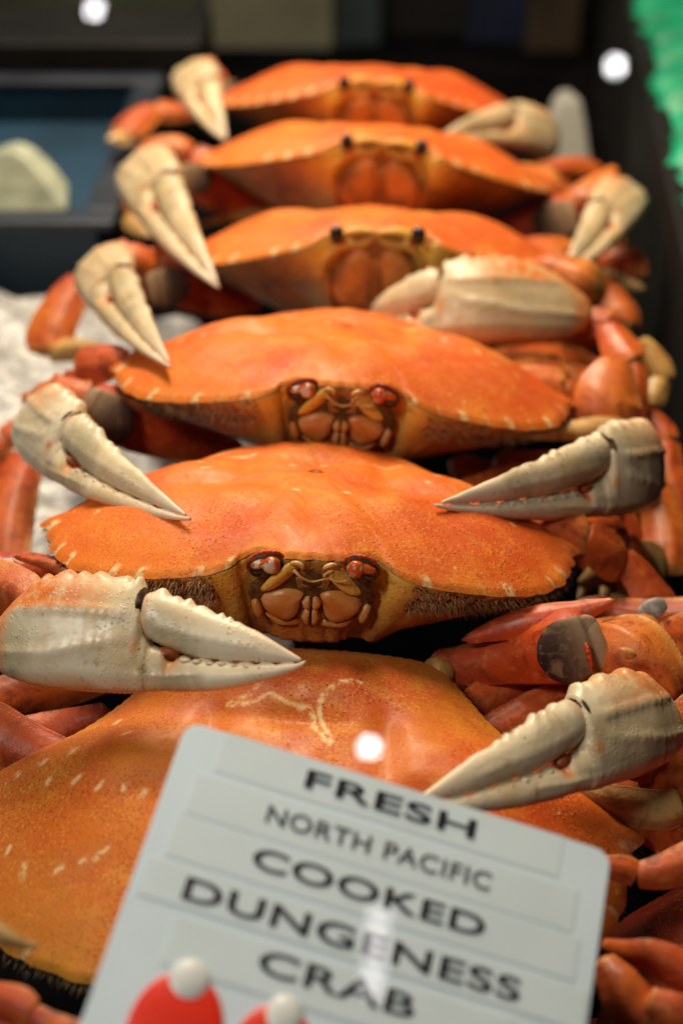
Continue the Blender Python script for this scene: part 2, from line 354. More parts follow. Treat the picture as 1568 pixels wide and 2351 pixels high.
def make_crab(label, c, s, tilt, roll, yaw, shell, seed, marks, group='cooked crabs laid in a row', dome=.25, hair=500, nr=84, far=False, zb=-.15):
    root = bpy.data.objects.new('crab', None); COL.objects.link(root); root.empty_display_size = .02
    root.location = c; root.rotation_euler = Euler((math.radians(-tilt), math.radians(roll), math.radians(yaw)), 'XYZ')
    tag(root, label, 'crab', group)
    M4 = root.matrix_basis.copy(); root['s'] = s
    O, notch, arc, tau = margin(seed); n = len(O); zm = margin_z(O[:, 0], O[:, 1])
    ctr = np.array([0, .04]); rr = np.linspace(0, 1, nr+1)[1:]**.85
    X = ctr[0]+(O[None, :, 0]-ctr[0])*rr[:, None]; Y = ctr[1]+(O[None, :, 1]-ctr[1])*rr[:, None]; R = np.repeat(rr[:, None], n, 1)
    # fade the teeth away inside the shell
    Os, _, _, _ = (outline(n), 0, 0, 0); k = np.clip((R-.93)/.07, 0, 1)**1.2
    X = X*k+(ctr[0]+(Os[None, :, 0]-ctr[0])*rr[:, None])*(1-k); Y = Y*k+(ctr[1]+(Os[None, :, 1]-ctr[1])*rr[:, None])*(1-k)
    zms = zm.copy()
    for _ in range(30): zms = (np.roll(zms, 1)+zms+np.roll(zms, -1))/3
    Z = (zms*(1-k)+zm*k)*R**2+dome*(1-R**3.2)
    g = lambda cx, cy, wx, wy, a: 1.1*a*np.exp(-((X-cx)/wx)**2-((Y-cy)/wy)**2)
    for sx in (-1, 1):
        Z += g(sx*.5, .08, .17, .16, .026)+g(sx*.27, -.22, .13, .10, .022)+g(sx*.26, .16, .05, .14, -.020)+g(sx*.38, -.05, .13, .05, -.020)
        Z += g(sx*.62, -.2, .13, .09, .010)+g(sx*.13, .42, .06, .12, .012)+g(sx*.8, -.02, .1, .06, -.012)
    Z += g(0, -.02, .15, .18, .016)+g(0, -.36, .07, .12, -.018)+g(0, .36, .1, .12, .020)+g(0, .21, .16, .035, -.018)
    P3 = np.stack([X, Y, Z], -1).reshape(-1, 3)
    Z += (.0065*wob(P3, 6, seed)+.0025*wob(P3, 20, seed+9)).reshape(Z.shape)*(1-R**6)
    Z -= .012*np.clip((R-.985)/.015, 0, 1)
    rings = np.stack([X, Y, Z], -1)
    V = np.vstack([rings.reshape(-1, 3), [[ctr[0], ctr[1], Z[0].mean()]]]); F = grid_faces(nr, n)+[[nr*n, j, (j+1) % n] for j in range(n)]
    F = [f[::-1] for f in F] if False else F
    x, y = V[:, 0], V[:, 1]; Rv = np.r_[R.ravel(), 0]; nv = np.r_[np.tile(notch, nr), 0]; av = np.r_[np.tile(arc.astype(float), nr), 0]
    pg = np.zeros((len(V), 3))
    pg[:, 0] = np.clip((Rv-.93)/.07, 0, 1)*.35+(.30*np.clip((Rv-.6)/.35, 0, 1) if marks is not MARKS and hair == 700 else 0)+.15*np.clip(wob(V, 5, seed+3), 0, 1)
    pg[:, 1] = np.maximum(np.clip((nv-.46)*6, 0, 1)*np.clip((Rv-.95)/.02, 0, 1)*av, .95*seg_mask(x, y, marks, .006))
    pg[:, 2] = np.clip((np.abs(x)-.55)/.4, 0, 1)*.5*(y < .2)+.35*np.exp(-((Rv-.72)/.1)**2)*(y < 0)
    car = mesh_obj('carapace', to_world(M4, V*s), F, shell, root, pg)
    # underside
    S = np.linspace(0, 1, 30)[:, None]; ox, oy = O[None, :, 0]*.995, O[None, :, 1]*.995
    front = np.clip((-oy-.1)/.4, 0, 1)
    kx = .62 if far else .40; side = np.clip((np.abs(ox)-.28)/.3, 0, 1)
    ux = ox*(1-kx*S**(.8 if far else 1.1)*np.clip(np.abs(ox)/.5, 0, 1)-.03*S); uy = oy*(1-(.14*front+.45*(1-front)+(.5 if far else .10)*side*front)*S**.8)
    uz = zm[None]-.014+(zb-zm[None])*S**.85
    fold = .02*np.sin(S*9+3*np.abs(ox))*np.clip(np.abs(ox)-.2, 0, 1)*np.clip(S*5, 0, 1)
    ring = np.stack([ux, uy-fold, uz+0*ux], -1)
    Vu, Fu = loft(ring); q = Vu[:, 0]; sv = np.r_[np.repeat(S.ravel(), n), 0, 1]
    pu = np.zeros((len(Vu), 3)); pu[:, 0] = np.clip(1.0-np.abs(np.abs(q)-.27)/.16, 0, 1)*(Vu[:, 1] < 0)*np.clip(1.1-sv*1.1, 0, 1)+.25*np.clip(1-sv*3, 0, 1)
    pu[:, 1] = .75*np.clip((np.abs(q)-.62)/.25, 0, 1)*(sv > .02)+(.4 if far else 0)*np.clip(.5+wob(Vu, 4, seed), 0, 1)*(sv > .25)  # dark outer sides; on far crabs, mottled shade painted into the lower underside
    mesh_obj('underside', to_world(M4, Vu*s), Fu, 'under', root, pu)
    # face
    fo = np.array([0, -.622, .190]); ed = np.array([0, .085, -.3]); ed /= np.linalg.norm(ed); ex = np.array([1., 0, 0]); en = np.cross(ex, ed); en = en if en[1] < 0 else -en
    def fp(a, b, h=0): return fo+ex*a+ed*b+en*h
    def crop(px, py): return ((px-755)/2600, (py-235)/2260)
    def add(name, vf, mat, parent=root): return mesh_obj(name, to_world(M4, vf[0]*s), vf[1], mat, parent)
    def pillow(pts, h, base=-.004, nr_=7, flip=False):
        A = np.array([crop(*p) for p in pts]); A = catmull(np.vstack([A, A[:1]]), 5)[:-1]
        if flip: A[:, 0] *= -1
        c0 = A.mean(0); rs = []
        for t in np.linspace(1, .12, nr_):
            hh = base+h*math.sqrt(max(0, 1-t**3.2)); rs.append([fp(*(c0+(a-c0)*t), hh) for a in A])
        return loft(np.array([[fp(*(c0+(a-c0)*1.0), base-.03) for a in A]]+rs))
    if far:
        add('mouth_cavity', ellipsoid(fp(0, .25, -.006), np.stack([ex*.20, ed*.18, en*.02])), 'socket')
        for fl in (False, True):
            sx = 1 if fl else -1
            add('mouth_plate', pillow([(190, 820), (240, 640), (360, 520), (520, 400), (680, 420), (720, 640), (700, 860), (640, 1040), (520, 1120), (360, 1080), (240, 980)], .035, .010, flip=fl), 'plate_dark')
            add('mouth_piece', pillow([(690, 520), (742, 500), (748, 700), (742, 1000), (715, 1000)], .03, .014, flip=fl), 'plate_dark')
            add('mouth_piece', pillow([(110, 760), (170, 640), (190, 760), (190, 1000), (140, 960)], .02, .008, flip=fl), 'plate_dark')
            for nm, P, m_ in (('cheek_ridge', [(60, 760, .020), (110, 600, .030), (200, 470, .036), (330, 370, .034), (480, 360, .026), (640, 330, .026), (740, 250, .018)], 'under'), ('brow_ridge', [(150, 300, .014), (260, 280, .024), (400, 230, .026), (520, 210, .024), (640, 215, .018), (740, 225, .012)], 'under')):
                rs = []
                for (px, py, r_) in catmull(P, 5):
                    a, b_ = crop(px, py); a = abs(a)*sx; rs.append([fp(a+r_*math.cos(q_)*.7, b_+r_*math.sin(q_)*.7, .006+r_*.7*math.sin(q_-1.2)) for q_ in np.linspace(0, 2*np.pi, 12, endpoint=False)])
                Vc, Fc = loft(np.array(rs)); mesh_obj(nm, to_world(M4, Vc*s), Fc, m_, root, np.tile([.95, 0, 0], (len(Vc), 1)))
            e0, e1 = crop(250, 245); e0 = abs(e0)*sx
            eye = add('eye', ellipsoid(fp(e0, e1, .018), np.stack([ex*.036, ed*.046, en*.034]), bump=.1), 'eye_black')
            add('eye_stalk', ellipsoid(fp(e0*.93, e1+.035, .010), np.stack([ex*.034, ed*.022, en*.02]), bump=.1), 'rim', eye)
    else:
        dark = ellipsoid(fp(0, .165, -.006), np.stack([ex*.222, ed*.135, en*.022])); add('mouth_cavity', dark, 'socket')
        for fl in (False, True):
            add('mouth_plate', pillow([(300, 640), (345, 575), (470, 518), (600, 508), (688, 545), (668, 610), (652, 700), (625, 780), (540, 835), (420, 795), (335, 730)], .030, .010, flip=fl), 'plate')
            add('mouth_piece', pillow([(662, 620), (700, 580), (742, 580), (748, 685), (690, 690)], .024, .012, flip=fl), 'plate')
            add('mouth_piece', pillow([(668, 780), (700, 706), (746, 702), (746, 790), (738, 862), (700, 850)], .022, .012, flip=fl), 'plate')
            add('mouth_piece', pillow([(345, 790), (450, 815), (560, 850), (640, 815), (670, 870), (560, 895), (430, 880)], .016, .008, flip=fl), 'plate')
            add('mouth_piece', pillow([(215, 680), (255, 650), (300, 690), (330, 780), (300, 850), (245, 800)], .018, .004, flip=fl), 'plate')
            sx = 1 if fl else -1
            # socket, rim, eye
            e0, e1 = crop(330, 305); e0 = abs(e0)*sx
            sk = ellipsoid(fp(e0, e1, .0), np.stack([ex*.062+ed*.014*sx, ed*.052, en*.014])); sko = add('eye_socket', sk, 'socket')
            t = np.linspace(0, 2*np.pi, 44, endpoint=False); ps = np.linspace(0, 2*np.pi, 8, endpoint=False); rg = []
            for a in t:
                cc = fp(e0+.064*math.cos(a), e1+.054*math.sin(a)+.015*math.cos(a)*sx, -.003); o_ = ex*math.cos(a)+ed*math.sin(a); w_ = .0035+.0035*max(0, -math.sin(a))+.0018*math.sin(a*21)
                rg.append([cc+w_*(o_*math.cos(p)+en*math.sin(p)) for p in ps])
            rg = np.array(rg); Vr = rg.reshape(-1, 3); Fr = grid_faces(44, 8)+[[43*8+j, 43*8+(j+1) % 8, (j+1) % 8, j] for j in range(8)]
            mesh_obj('socket_rim', to_world(M4, Vr*s), Fr, 'rim', sko, np.zeros((len(Vr), 3)))
            a0, a1 = crop(385, 270); eye = add('eye', ellipsoid(fp(abs(a0)*sx, a1, .020), np.stack([ex*.031, ed*.034, en*.024]), bump=.10, seed=3), 'eye')
            a0, a1 = crop(290, 270); add('eye_stalk', ellipsoid(fp(abs(a0)*sx, a1, .016), np.stack([ex*.034+ed*.01*sx, ed*.017, en*.016]), bump=.08), 'eye', eye)
            a0, a1 = crop(262, 335); add('cornea', ellipsoid(fp(abs(a0)*sx, a1, .013), np.stack([ex*.028, ed*.030, en*.020])), 'eye_black', eye)
            # yellow ridge from cheek to the feelers
            P = [(330, 520, .016), (390, 475, .030), (455, 415, .036), (520, 350, .036), (575, 300, .028), (620, 285, .012)]; rs = []
            for (px, py, r_) in catmull(P, 5):
                a, b_ = crop(px, py); a = abs(a)*sx; rs.append([fp(a+r_*math.cos(q_)*.8, b_+r_*math.sin(q_)*.8, .008+r_*.7*math.sin(q_*1.0-1.2)) for q_ in np.linspace(0, 2*np.pi, 12, endpoint=False)])
            Vc, Fc = loft(np.array(rs)); mesh_obj('cheek_ridge', to_world(M4, Vc*s), Fc, 'under', root, np.tile([1., 0, 0], (len(Vc), 1)))
            # feelers
            def tube(pts, r0, r1, name, mat, par=root, k=6, m=7):
                P_ = catmull([fp((-1 if fl else 1)*crop(a, b_)[0], crop(a, b_)[1], h_) for a, b_, h_ in pts], k); rs_ = []
                for i, p in enumerate(P_):
                    T_ = P_[min(i+1, len(P_)-1)]-P_[max(i-1, 0)]; T_ /= np.linalg.norm(T_); u_ = np.cross(T_, [.3, .2, .9]); u_ /= np.linalg.norm(u_); v_ = np.cross(T_, u_); r_ = r0+(r1-r0)*i/(len(P_)-1)
                    rs_.append([p+r_*(u_*math.cos(q_)+v_*math.sin(q_)) for q_ in np.linspace(0, 2*np.pi, m, endpoint=False)])
                return add(name, loft(np.array(rs_)), mat, par)
            tube([(580, 310, .02), (640, 340, .035), (700, 375, .035), (760, 395, .03), (855, 365, .03)] if not fl else [(590, 300, .02), (660, 320, .035), (620, 350, .03), (540, 375, .035), (440, 365, .03)], .0065, .003, 'feeler', 'antenna')
            tube([(560, 270, .01), (600, 240, .02), (650, 265, .02), (660, 300, .01)], .009, .008, 'feeler', 'under' if False else 'antenna')
            for k_ in range(4): tube([(610+18*k_, 380, .02), (620+16*k_, 440+5*k_, .015), (640+26*k_, 500-7*k_, .015)], .0025, .001, 'bristle', 'antenna', m=4, k=4)
    # fringe of hair under the margin
    if hair:
        hs = []; idx = np.where(arc & (np.abs(O[:, 0]) > .34))[0]; r2 = np.random.default_rng(seed+50)
        Fh = []; Vh = []
        for h_ in range(hair*2):
            i = r2.choice(idx); lv = r2.uniform(.01, .40)**1.15; row = int(lv*29); b_ = ring[row, i].copy(); out = np.array([O[i, 0], O[i, 1], 0]); out /= np.linalg.norm(out)
            dr = out*r2.uniform(.3, .9)+np.array([r2.normal()*.25, r2.normal()*.25, -r2.uniform(.5, 1.0)]); dr /= np.linalg.norm(dr); ln = r2.uniform(.022, .055); w_ = .0015
            sd = np.cross(dr, out); sd /= np.linalg.norm(sd)+1e-9; b_ += out*-.004; m_ = b_+dr*ln*.55+np.array([0, 0, .004]); t_ = b_+dr*ln+np.array([0, 0, -.006])
            o_ = len(Vh); Vh += [b_-sd*w_, b_+sd*w_, b_+out*w_, m_-sd*w_*.7, m_+sd*w_*.7, t_]; Fh += [[o_, o_+1, o_+4, o_+3], [o_+1, o_+2, o_+4], [o_+2, o_, o_+3, o_+4], [o_+3, o_+4, o_+5]]
        ho = mesh_obj('hair_fringe', to_world(M4, np.array(Vh)*s), Fh, 'hair', root); ho['kind'] = 'stuff'
    return root

# ------------------------------------------------------------------ claws
PU = [0, .02, .06, .13, .2, .3, .4, .44, .465, .475, .5, .545, .56, .575, .6, .7, .8, .9, .97, 1]
PB = [-.05, -.09, -.11, -.127, -.132, -.137, -.134, -.133, -.132, -.131, -.127, -.122, -.121, -.121, -.121, -.112, -.093, -.065, -.038, -.020]
PT = [.05, .085, .14, .20, .222, .226, .220, .212, .19, .06, .015, .004, -.03, -.034, -.022, -.026, -.030, -.028, -.018, -.007]
PW = [.035, .05, .070, .088, .096, .096, .084, .075, .070, .060, .054, .048, .046, .045, .043, .035, .027, .017, .010, .006]
DU = [.445, .46, .48, .52, .58, .64, .7, .78, .86, .92, .96, .985]
DT = [.13, .165, .182, .180, .165, .142, .120, .095, .062, .032, .012, -.001]
DB = [.10, .055, .038, .020, .002, -.012, -.016, -.019, -.019, -.016, -.013, -.011]
DW = [.02, .045, .056, .056, .052, .046, .040, .032, .023, .015, .010, .006]
def claw(crab, base, hinge, tip, vdir, L=None, flip=1, mat='claw', open_=0, orange=.5, fat=1.0, seed=0, res=1.0):
    base, hinge, tip = W(*base), W(*hinge), W(*tip)
    hu = .46
    # quadratic spine through base, hinge and tip
    def spine(u):
        l0 = (u-hu)*(u-1)/((0-hu)*(0-1)); l1 = u*(u-1)/(hu*(hu-1)); l2 = u*(u-hu)/(1*(1-hu)); return l0[:, None]*base+l1[:, None]*hinge+l2[:, None]*tip
    uu = np.linspace(0, 1, 80); SP = spine(uu); arc = np.linalg.norm(np.diff(SP, axis=0), axis=1).sum(); L = arc if L is None else L
    vd = D(*vdir)
    def build(U, T, B, Wd, n, m, pw, spikes, ang=0, piv=(.46, .06), keels=()):
        u = np.linspace(U[0], U[-1], n); u = U[0]+(U[-1]-U[0])*(np.arange(n)/(n-1))
        # denser rows where the outline steps
        u = np.sort(np.r_[u, np.linspace(.46, .6, 24)]) if U[0] == 0 else u
        n = len(u)
        t = np.interp(u, U, T); b = np.interp(u, U, B); w = np.interp(u, U, Wd)*fat
        kk = np.array([.25, .5, .25])
        for _ in range(2):
            t[1:-1] = np.convolve(t, kk, 'valid'); b[1:-1] = np.convolve(b, kk, 'valid'); w[1:-1] = np.convolve(w, kk, 'valid')
        ph = np.linspace(0, 2*np.pi, m, endpoint=False); cs, sn = np.cos(ph), np.sin(ph)
        cc = np.sign(cs)*np.abs(cs)**pw; ss = np.sign(sn)*np.abs(sn)**.9
        mid = (t+b)/2; hh = (t-b)/2
        v = mid[:, None]+hh[:, None]*ss[None]; ww = w[:, None]*cc[None]
        topness = np.clip((ss-.86)/.14, 0, 1)[None]; sp_ = spikes(u)[:, None]
        v = v+topness*sp_; botness = np.clip((-ss-.9)/.1, 0, 1)[None]
        v = v-botness*(.003*np.abs(np.sin(u*math.pi*60)))[:, None]*(u < .95)[:, None]
        for (ku, kv, amp, u0, u1) in keels:
            kvv = np.interp(u, ku, kv)[:, None]; on = (np.clip((u-u0)/.04, 0, 1)*np.clip((u1-u)/.04, 0, 1))[:, None]
            jit = np.sin(u*37+seed)+.6*np.sin(u*83+2*seed); ww = ww+np.sign(ww)*.75*amp*on*np.exp(-((v-kvv)/.011)**2)*(.8+.55*(np.maximum(0, np.sin(u*math.pi*2*30+1.3*jit))*(.7+.3*np.sin(u*211+seed)))[:, None])
        if ang:
            du, dv = u[:, None]*np.ones_like(v)-piv[0], v-piv[1]; ca, sa = math.cos(ang), math.sin(ang); ue = piv[0]+du*ca-dv*sa; v = piv[1]+du*sa+dv*ca
        else: ue = u[:, None]*np.ones_like(v)
        uf = np.clip(ue.ravel(), -.05, 1.02); P = spine(uf); T_ = (spine(uf+.01)-spine(uf-.01)); T_ /= np.linalg.norm(T_, axis=1)[:, None]
        Vd = vd-(T_@vd)[:, None]*T_; Vd /= np.linalg.norm(Vd, axis=1)[:, None]; Wn = np.cross(T_, Vd)*flip
        # keep the palm from shearing where the spine bends
        Q = P+Vd*(v.ravel()*L)[:, None]+Wn*(ww.ravel()*L)[:, None]
        Q = Q+Vd*(.0035*L*wob(np.stack([ue.ravel(), v.ravel(), ww.ravel()], 1), 16, seed))[:, None]
        V_, F_ = loft(Q.reshape(n, m, 3)); return V_, F_, np.r_[ue.ravel(), u[0], u[-1]], np.r_[v.ravel(), mid[0], mid[-1]]
    r = np.random.default_rng(seed)
    jj = lambda u: .10*np.sin(u*41+seed)+.07*np.sin(u*23+2*seed)
    sp1 = lambda u: .021*(.75+.3*np.sin(u*57+seed))*np.abs(np.sin((u+.12*jj(u))*math.pi*17))**1.6*(u > .1)*(u < .45)-.008*np.abs(np.sin((u-.6)*math.pi*17))**.7*0+.011*np.abs(np.sin((u-.575)*math.pi*15))**.9*(u > .585)*(u < .96)
    sp2 = lambda u: .018*(.72+.35*np.sin(u*61+seed))*np.abs(np.sin((u+.12*jj(u))*math.pi*22))**1.8*(u > .48)*np.clip((.86-u)/.2, 0, 1)+0*u
    V, F, u, v = build(PU, PT, PB, PW, int(150*res), 64, .75, sp1, keels=[([0, .45], [.095, .105], .014, .06, .45), ([0, .2, .45, 1], [-.045, -.04, .03, .03], .012, .02, .44), ([0, .5, 1], [-.095, -.09, -.03], .005, .03, .7)])
    pg = np.zeros((len(V), 3))
    pg[:, 0] = orange*(1.3*np.clip((v-.085)/.03, 0, 1)*np.clip((.42-u)/.25, 0, 1)+1.2*np.clip((.07-u)/.05, 0, 1)+.5*np.clip((-.10-v)/.03, 0, 1)*(u < .5))+1.3*np.exp(-((u-.575)/.018)**2-((v+.035)/.03)**2)+.9*np.exp(-((u-.462)/.012)**2-((v-.0)/.02)**2)
    pg[:, 1] = .95*np.exp(-((u-.535)/.03)**2-((v-.012)/.018)**2)+.5*np.exp(-((u-.08)/.02)**2-((v+.10)/.012)**2)+.6*np.exp(-((u-.5)/.03)**2-((v+.07)/.02)**2)
    pg[:, 2] = np.clip((u-.8)/.15, 0, 1)
    palm = mesh_obj('claw', V, F, mat, crab, pg)
    V, F, u, v = build(DU, DT, DB, DW, int(90*res), 40, .8, sp2, ang=open_, keels=[([.45, 1], [.075, .0], .004, .5, .85)])
    pg = np.zeros((len(V), 3)); pg[:, 1] = .8*np.exp(-((u-.55)/.05)**2-((v-.0)/.010)**2)+.6*np.exp(-((u-.455)/.008)**2); pg[:, 2] = np.clip((u-.82)/.12, 0, 1); pg[:, 0] = .35*orange*np.exp(-((u-.47)/.02)**2)
    mesh_obj('claw_finger', V, F, mat, palm, pg)
    # knuckle between palm and finger, rounded teeth on the fixed finger
    def at(u_, v_, w_):
        p = spine(np.array([u_]))[0]; T_ = spine(np.array([u_+.01]))[0]-spine(np.array([u_-.01]))[0]; T_ /= np.linalg.norm(T_); V_ = vd-T_.dot(vd)*T_; V_ /= np.linalg.norm(V_); W_ = np.cross(T_, V_)*flip
        return p+V_*v_*L+W_*w_*L, T_, V_, W_
    p, T_, V_, W_ = at(.455, .12, 0); mesh_obj('knuckle', *ellipsoid(p, np.stack([T_*.022*L, V_*.078*L, W_*.066*fat*L])), 'joint', palm)
    p, T_, V_, W_ = at(.55, -.012, 0); mesh_obj('claw_membrane', *ellipsoid(p, np.stack([T_*.045*L, V_*.026*L, W_*.036*fat*L])), 'membrane', palm)
    for k in range(8):
        u_ = .615+.04*k; p, T_, V_, W_ = at(u_, np.interp(u_, PU, PT)-.008+r.uniform(-.002, .001), 0); q = L*(1-.07*k)*r.uniform(.85, 1.12)
        mesh_obj('tooth', *ellipsoid(p, np.stack([T_*.023*q, V_*.015*q, W_*(np.interp(u_, PU, PW)*.86+.002)*L]), 14, 9, .1, k), 'tooth', palm)
    return palm

# ------------------------------------------------------------------ legs and arms
def limb(crab, name, pts, mat, flat=.7, tw=(0, 0, 1), pale=(0, 0), yend=0, parent=None, spikes=0, seed=0, ridge=.09, m=30, taper=(.07, .05), k=9):
    """pts: (px, py, d, half width in px). tw: direction of the flat side's normal in camera terms"""
    A = np.array([[*W(p[0], p[1], p[2]), p[3]*p[2]/FPX] for p in pts]); return limbw(crab, name, A, mat, flat, D(*tw), pale, yend, parent, spikes, seed, ridge, m, taper, k)
def limbw(crab, name, A, mat, flat, nd, pale=(0, 0), yend=0, parent=None, spikes=0, seed=0, ridge=.09, m=30, taper=(.07, .05), k=9):
    A = catmull(A, k); P = A[:, :3]; r = np.maximum(A[:, 3], .0002); n = len(P); q0 = np.linspace(0, 1, n)
    r = r*np.sqrt(np.clip(1-(1-np.clip(q0/taper[0], 0, 1))**2, .02, 1))*np.sqrt(np.clip(1-(1-np.clip((1-q0)/taper[1], 0, 1))**2, .02, 1))
    T_ = np.gradient(P, axis=0); T_ /= np.linalg.norm(T_, axis=1)[:, None]; nd = nd/np.linalg.norm(nd); Nn = nd-(T_@nd)[:, None]*T_; Nn /= np.linalg.norm(Nn, axis=1)[:, None]; B = np.cross(T_, Nn)
    ph = np.linspace(0, 2*np.pi, m, endpoint=False); tt = q0
    cs, sn = np.cos(ph), np.sin(ph); sg = np.sign(sn)*np.abs(sn)**(1+ridge*9)*(1+ridge*1.5*np.exp(-((cs+.25)/.10)**2)); kk = 1+ridge*.5*np.exp(-(sn/.2)**2)
    R = P[:, None]+(r[:, None]*(cs*kk)[None])[..., None]*B[:, None]+(r[:, None]*flat*sg[None])[..., None]*Nn[:, None]
    q = R.reshape(-1, 3); ctr = np.repeat(P, m, 0)
    wv = wob(q, 90, seed); w2 = wob(q, 260, seed+5)
    q = ctr+(q-ctr)*(1+.08*wv+.03*w2)[:, None]
    if spikes:
        s_ = np.maximum(0, np.sin(np.repeat(tt, m)*math.pi*spikes))**3*np.exp(-((np.tile(cs, n)-1)/.12)**2); q = ctr+(q-ctr)*(1+.28*s_)[:, None]
    V, F = loft(q.reshape(n, m, 3)); t2 = np.r_[np.repeat(tt, m), 0, 1]; pg = np.zeros((len(V), 3))
    band = np.r_[np.tile(np.exp(-((cs-.05-.1*math.sin(seed))/.10)**2)+np.exp(-((cs+.55)/.08)**2), n), 0, 0]*np.clip(np.r_[w2, 0, 0]+.5, 0, 1)
    pg[:, 0] = pale[0]+(pale[1]-pale[0])*t2+.26*ridge/.10*band+.8*yend*np.clip((t2-.88)/.08, 0, 1)
    pg[:, 0] += .55*ridge/.10*np.clip((-np.r_[np.tile(cs, n), 0, 0]-.78)/.12, 0, 1)*np.clip(.5+np.r_[wv, 0, 0], 0, 1)
    pg[:, 1] = .5*ridge/.10*np.clip((.07-t2)/.07, 0, 1)
    return mesh_obj(name, V, F, mat, parent or crab, pg)
def seg_leg(crab, P, rad, nd, mat, seed=0, tip=True, parent=None):
    """a walking leg from its joints P (world): flattened pieces that widen towards each joint, then a pale pointed tip"""
    root_ = None; n = len(P)-1
    for i in range(n):
        a, b = P[i], P[i+1]; r_ = rad[i]; last = tip and i == n-1; T_ = b-a; mid = np.cross(T_, nd); mid /= np.linalg.norm(mid)+1e-9; bow = mid*.06*np.linalg.norm(T_)*(1 if i % 2 else -1)
        if last: A = [(*a, r_*.8), (*(a+T_*.3+bow), r_), (*(a+T_*.7+bow), r_*.55), (*b, r_*.06)]
        else: A = [(*(a-T_*.02), r_*.62), (*(a+T_*.3+bow), r_*.86), (*(a+T_*.75+bow), r_*1.05), (*(b+T_*.04), r_*.85)]
        o = limbw(crab, 'leg_tip' if last else ('leg' if i == 0 else 'leg_segment'), np.array(A), 'limb_yel' if last else mat, .44, nd, (.1, .5) if last else (0, .1), .75, root_ or parent, seed=seed+i, m=28, taper=(.06, .04), k=7, ridge=.12)
        if i == 0: root_ = o
    return root_
def auto_legs(crab, sides, seed, mats=('limb', 'limb_red')):
    A4 = np.array(crab.matrix_basis); s = crab['s']; r = np.random.default_rng(seed)
    for sx, ks in sides:
        for k in ks:
            j = lambda a: r.uniform(-a, a)
            L = np.array([(.42*sx, .02+.14*k, -.10), ((1.02+.05*k+j(.05))*sx, .10+.26*k+j(.04), .02-.02*k+j(.03)), ((1.22+.04*k+j(.05))*sx, .16+.27*k+j(.05), -.10+j(.03)), ((1.38+j(.06))*sx, .02+.25*k+j(.08), -.32), ((1.16+j(.1))*sx, -.22+.25*k+j(.08), -.42)])*s
            P = L@A4[:3, :3].T+A4[:3, 3]; nd = np.array([.25*sx, -.62, .75])
            seg_leg(crab, P, [.0088, .0092, .0082, .0060], nd, mats[int(r.integers(0, 2))], seed=seed*10+k)
def blob(crab, name, px, py, d, rx, ry, rz, mat, ang=0, bump=.06, parent=None, seed=0, pig=(0, 0, 0)):
    ca, sa = math.cos(math.radians(ang)), math.sin(math.radians(ang)); k = d/FPX
    V, F = ellipsoid(W(px, py, d), np.stack([D(ca, sa, 0)*rx*k, D(-sa, ca, 0)*ry*k, D(0, 0, 1)*rz*k]), 28, 18, bump, seed)
    return mesh_obj(name, V, F, mat, parent or crab, np.tile(pig, (len(V), 1)).astype(float))

def joint(crab, px, py, d, r, ang):
    """dark oval hollow at the end of an arm, then pale folds of skin towards the wrist"""
    sg = 1 if px > 784 else -1; c_, s_ = math.cos(math.radians(ang))*sg, -math.sin(math.radians(ang))*sg
    pr = [(-1.0, .25, 0), (-.75, .66, 0), (-.35, .92, .05), (.05, .98, .22), (.32, .96, .42), (.55, .93, .6), (.70, .86, .35), (.85, .86, 1), (1.05, .76, .9), (1.2, .55, .7)]
    o = limb(crab, 'arm_joint', [(px+a*r*c_, py+a*r*s_, d+.002, b*r) for a, b, _ in pr], 'joint', .24, (0, 0, -1), ridge=0)
    n = (len(pr)-1)*9+1; pv = np.interp(np.linspace(0, len(pr)-1, n), range(len(pr)), [p[2] for p in pr]); ca = o.data.color_attributes['pig']
    A = np.ones((len(o.data.vertices), 4)); A[:, 0] = np.r_[np.repeat(pv, 30), 0, 0]; A[:, 1:3] = 0; A[-2:, 1] = 0; ca.data.foreach_set('color', A.ravel()); return o
# ------------------------------------------------------------------ the crabs
c0 = make_crab('large golden foreground crab lying under the white price card', W(676, 1905, .432), .1018, -8, 1, -3, 'shell_gold', 11, MARKS0+CURL, hair=700)
c1 = make_crab('sharply focused orange crab directly behind the white card', W(717, 1238, .505), .0926, 12, 3.5, 0, 'shell', 12, MARKS, hair=1500)
c2 = make_crab('orange crab second behind the card, with ringed brown eyes', W(788, 888, .584), .0925, 12, 4.0, -2, 'shell', 13, MARKS, hair=900)
c3 = make_crab('orange crab in the middle of the row with a cream claw across its right cheek', W(856, 600, .70), .0945, 19, 1, 0, 'shell', 14, MARKS[:6], hair=300, far=True, zb=-.30)
c4 = make_crab('blurred orange crab, second from the far end of the row', W(862, 400, .79), .0985, 18, 4.5, 0, 'shell', 15, [], hair=0, far=True, zb=-.30)
c5 = make_crab('farthest and most blurred reddish crab in the row', W(852, 250, .90), .0985, 15, 3, 0, 'shell_red', 16, [], hair=0, far=True, zb=-.30)
c6 = make_crab('dark red crab mostly hidden behind the right edge of the card', W(1900, 2350, .42), .093, 6, -6, 24, 'shell_dark', 17, [], hair=0)

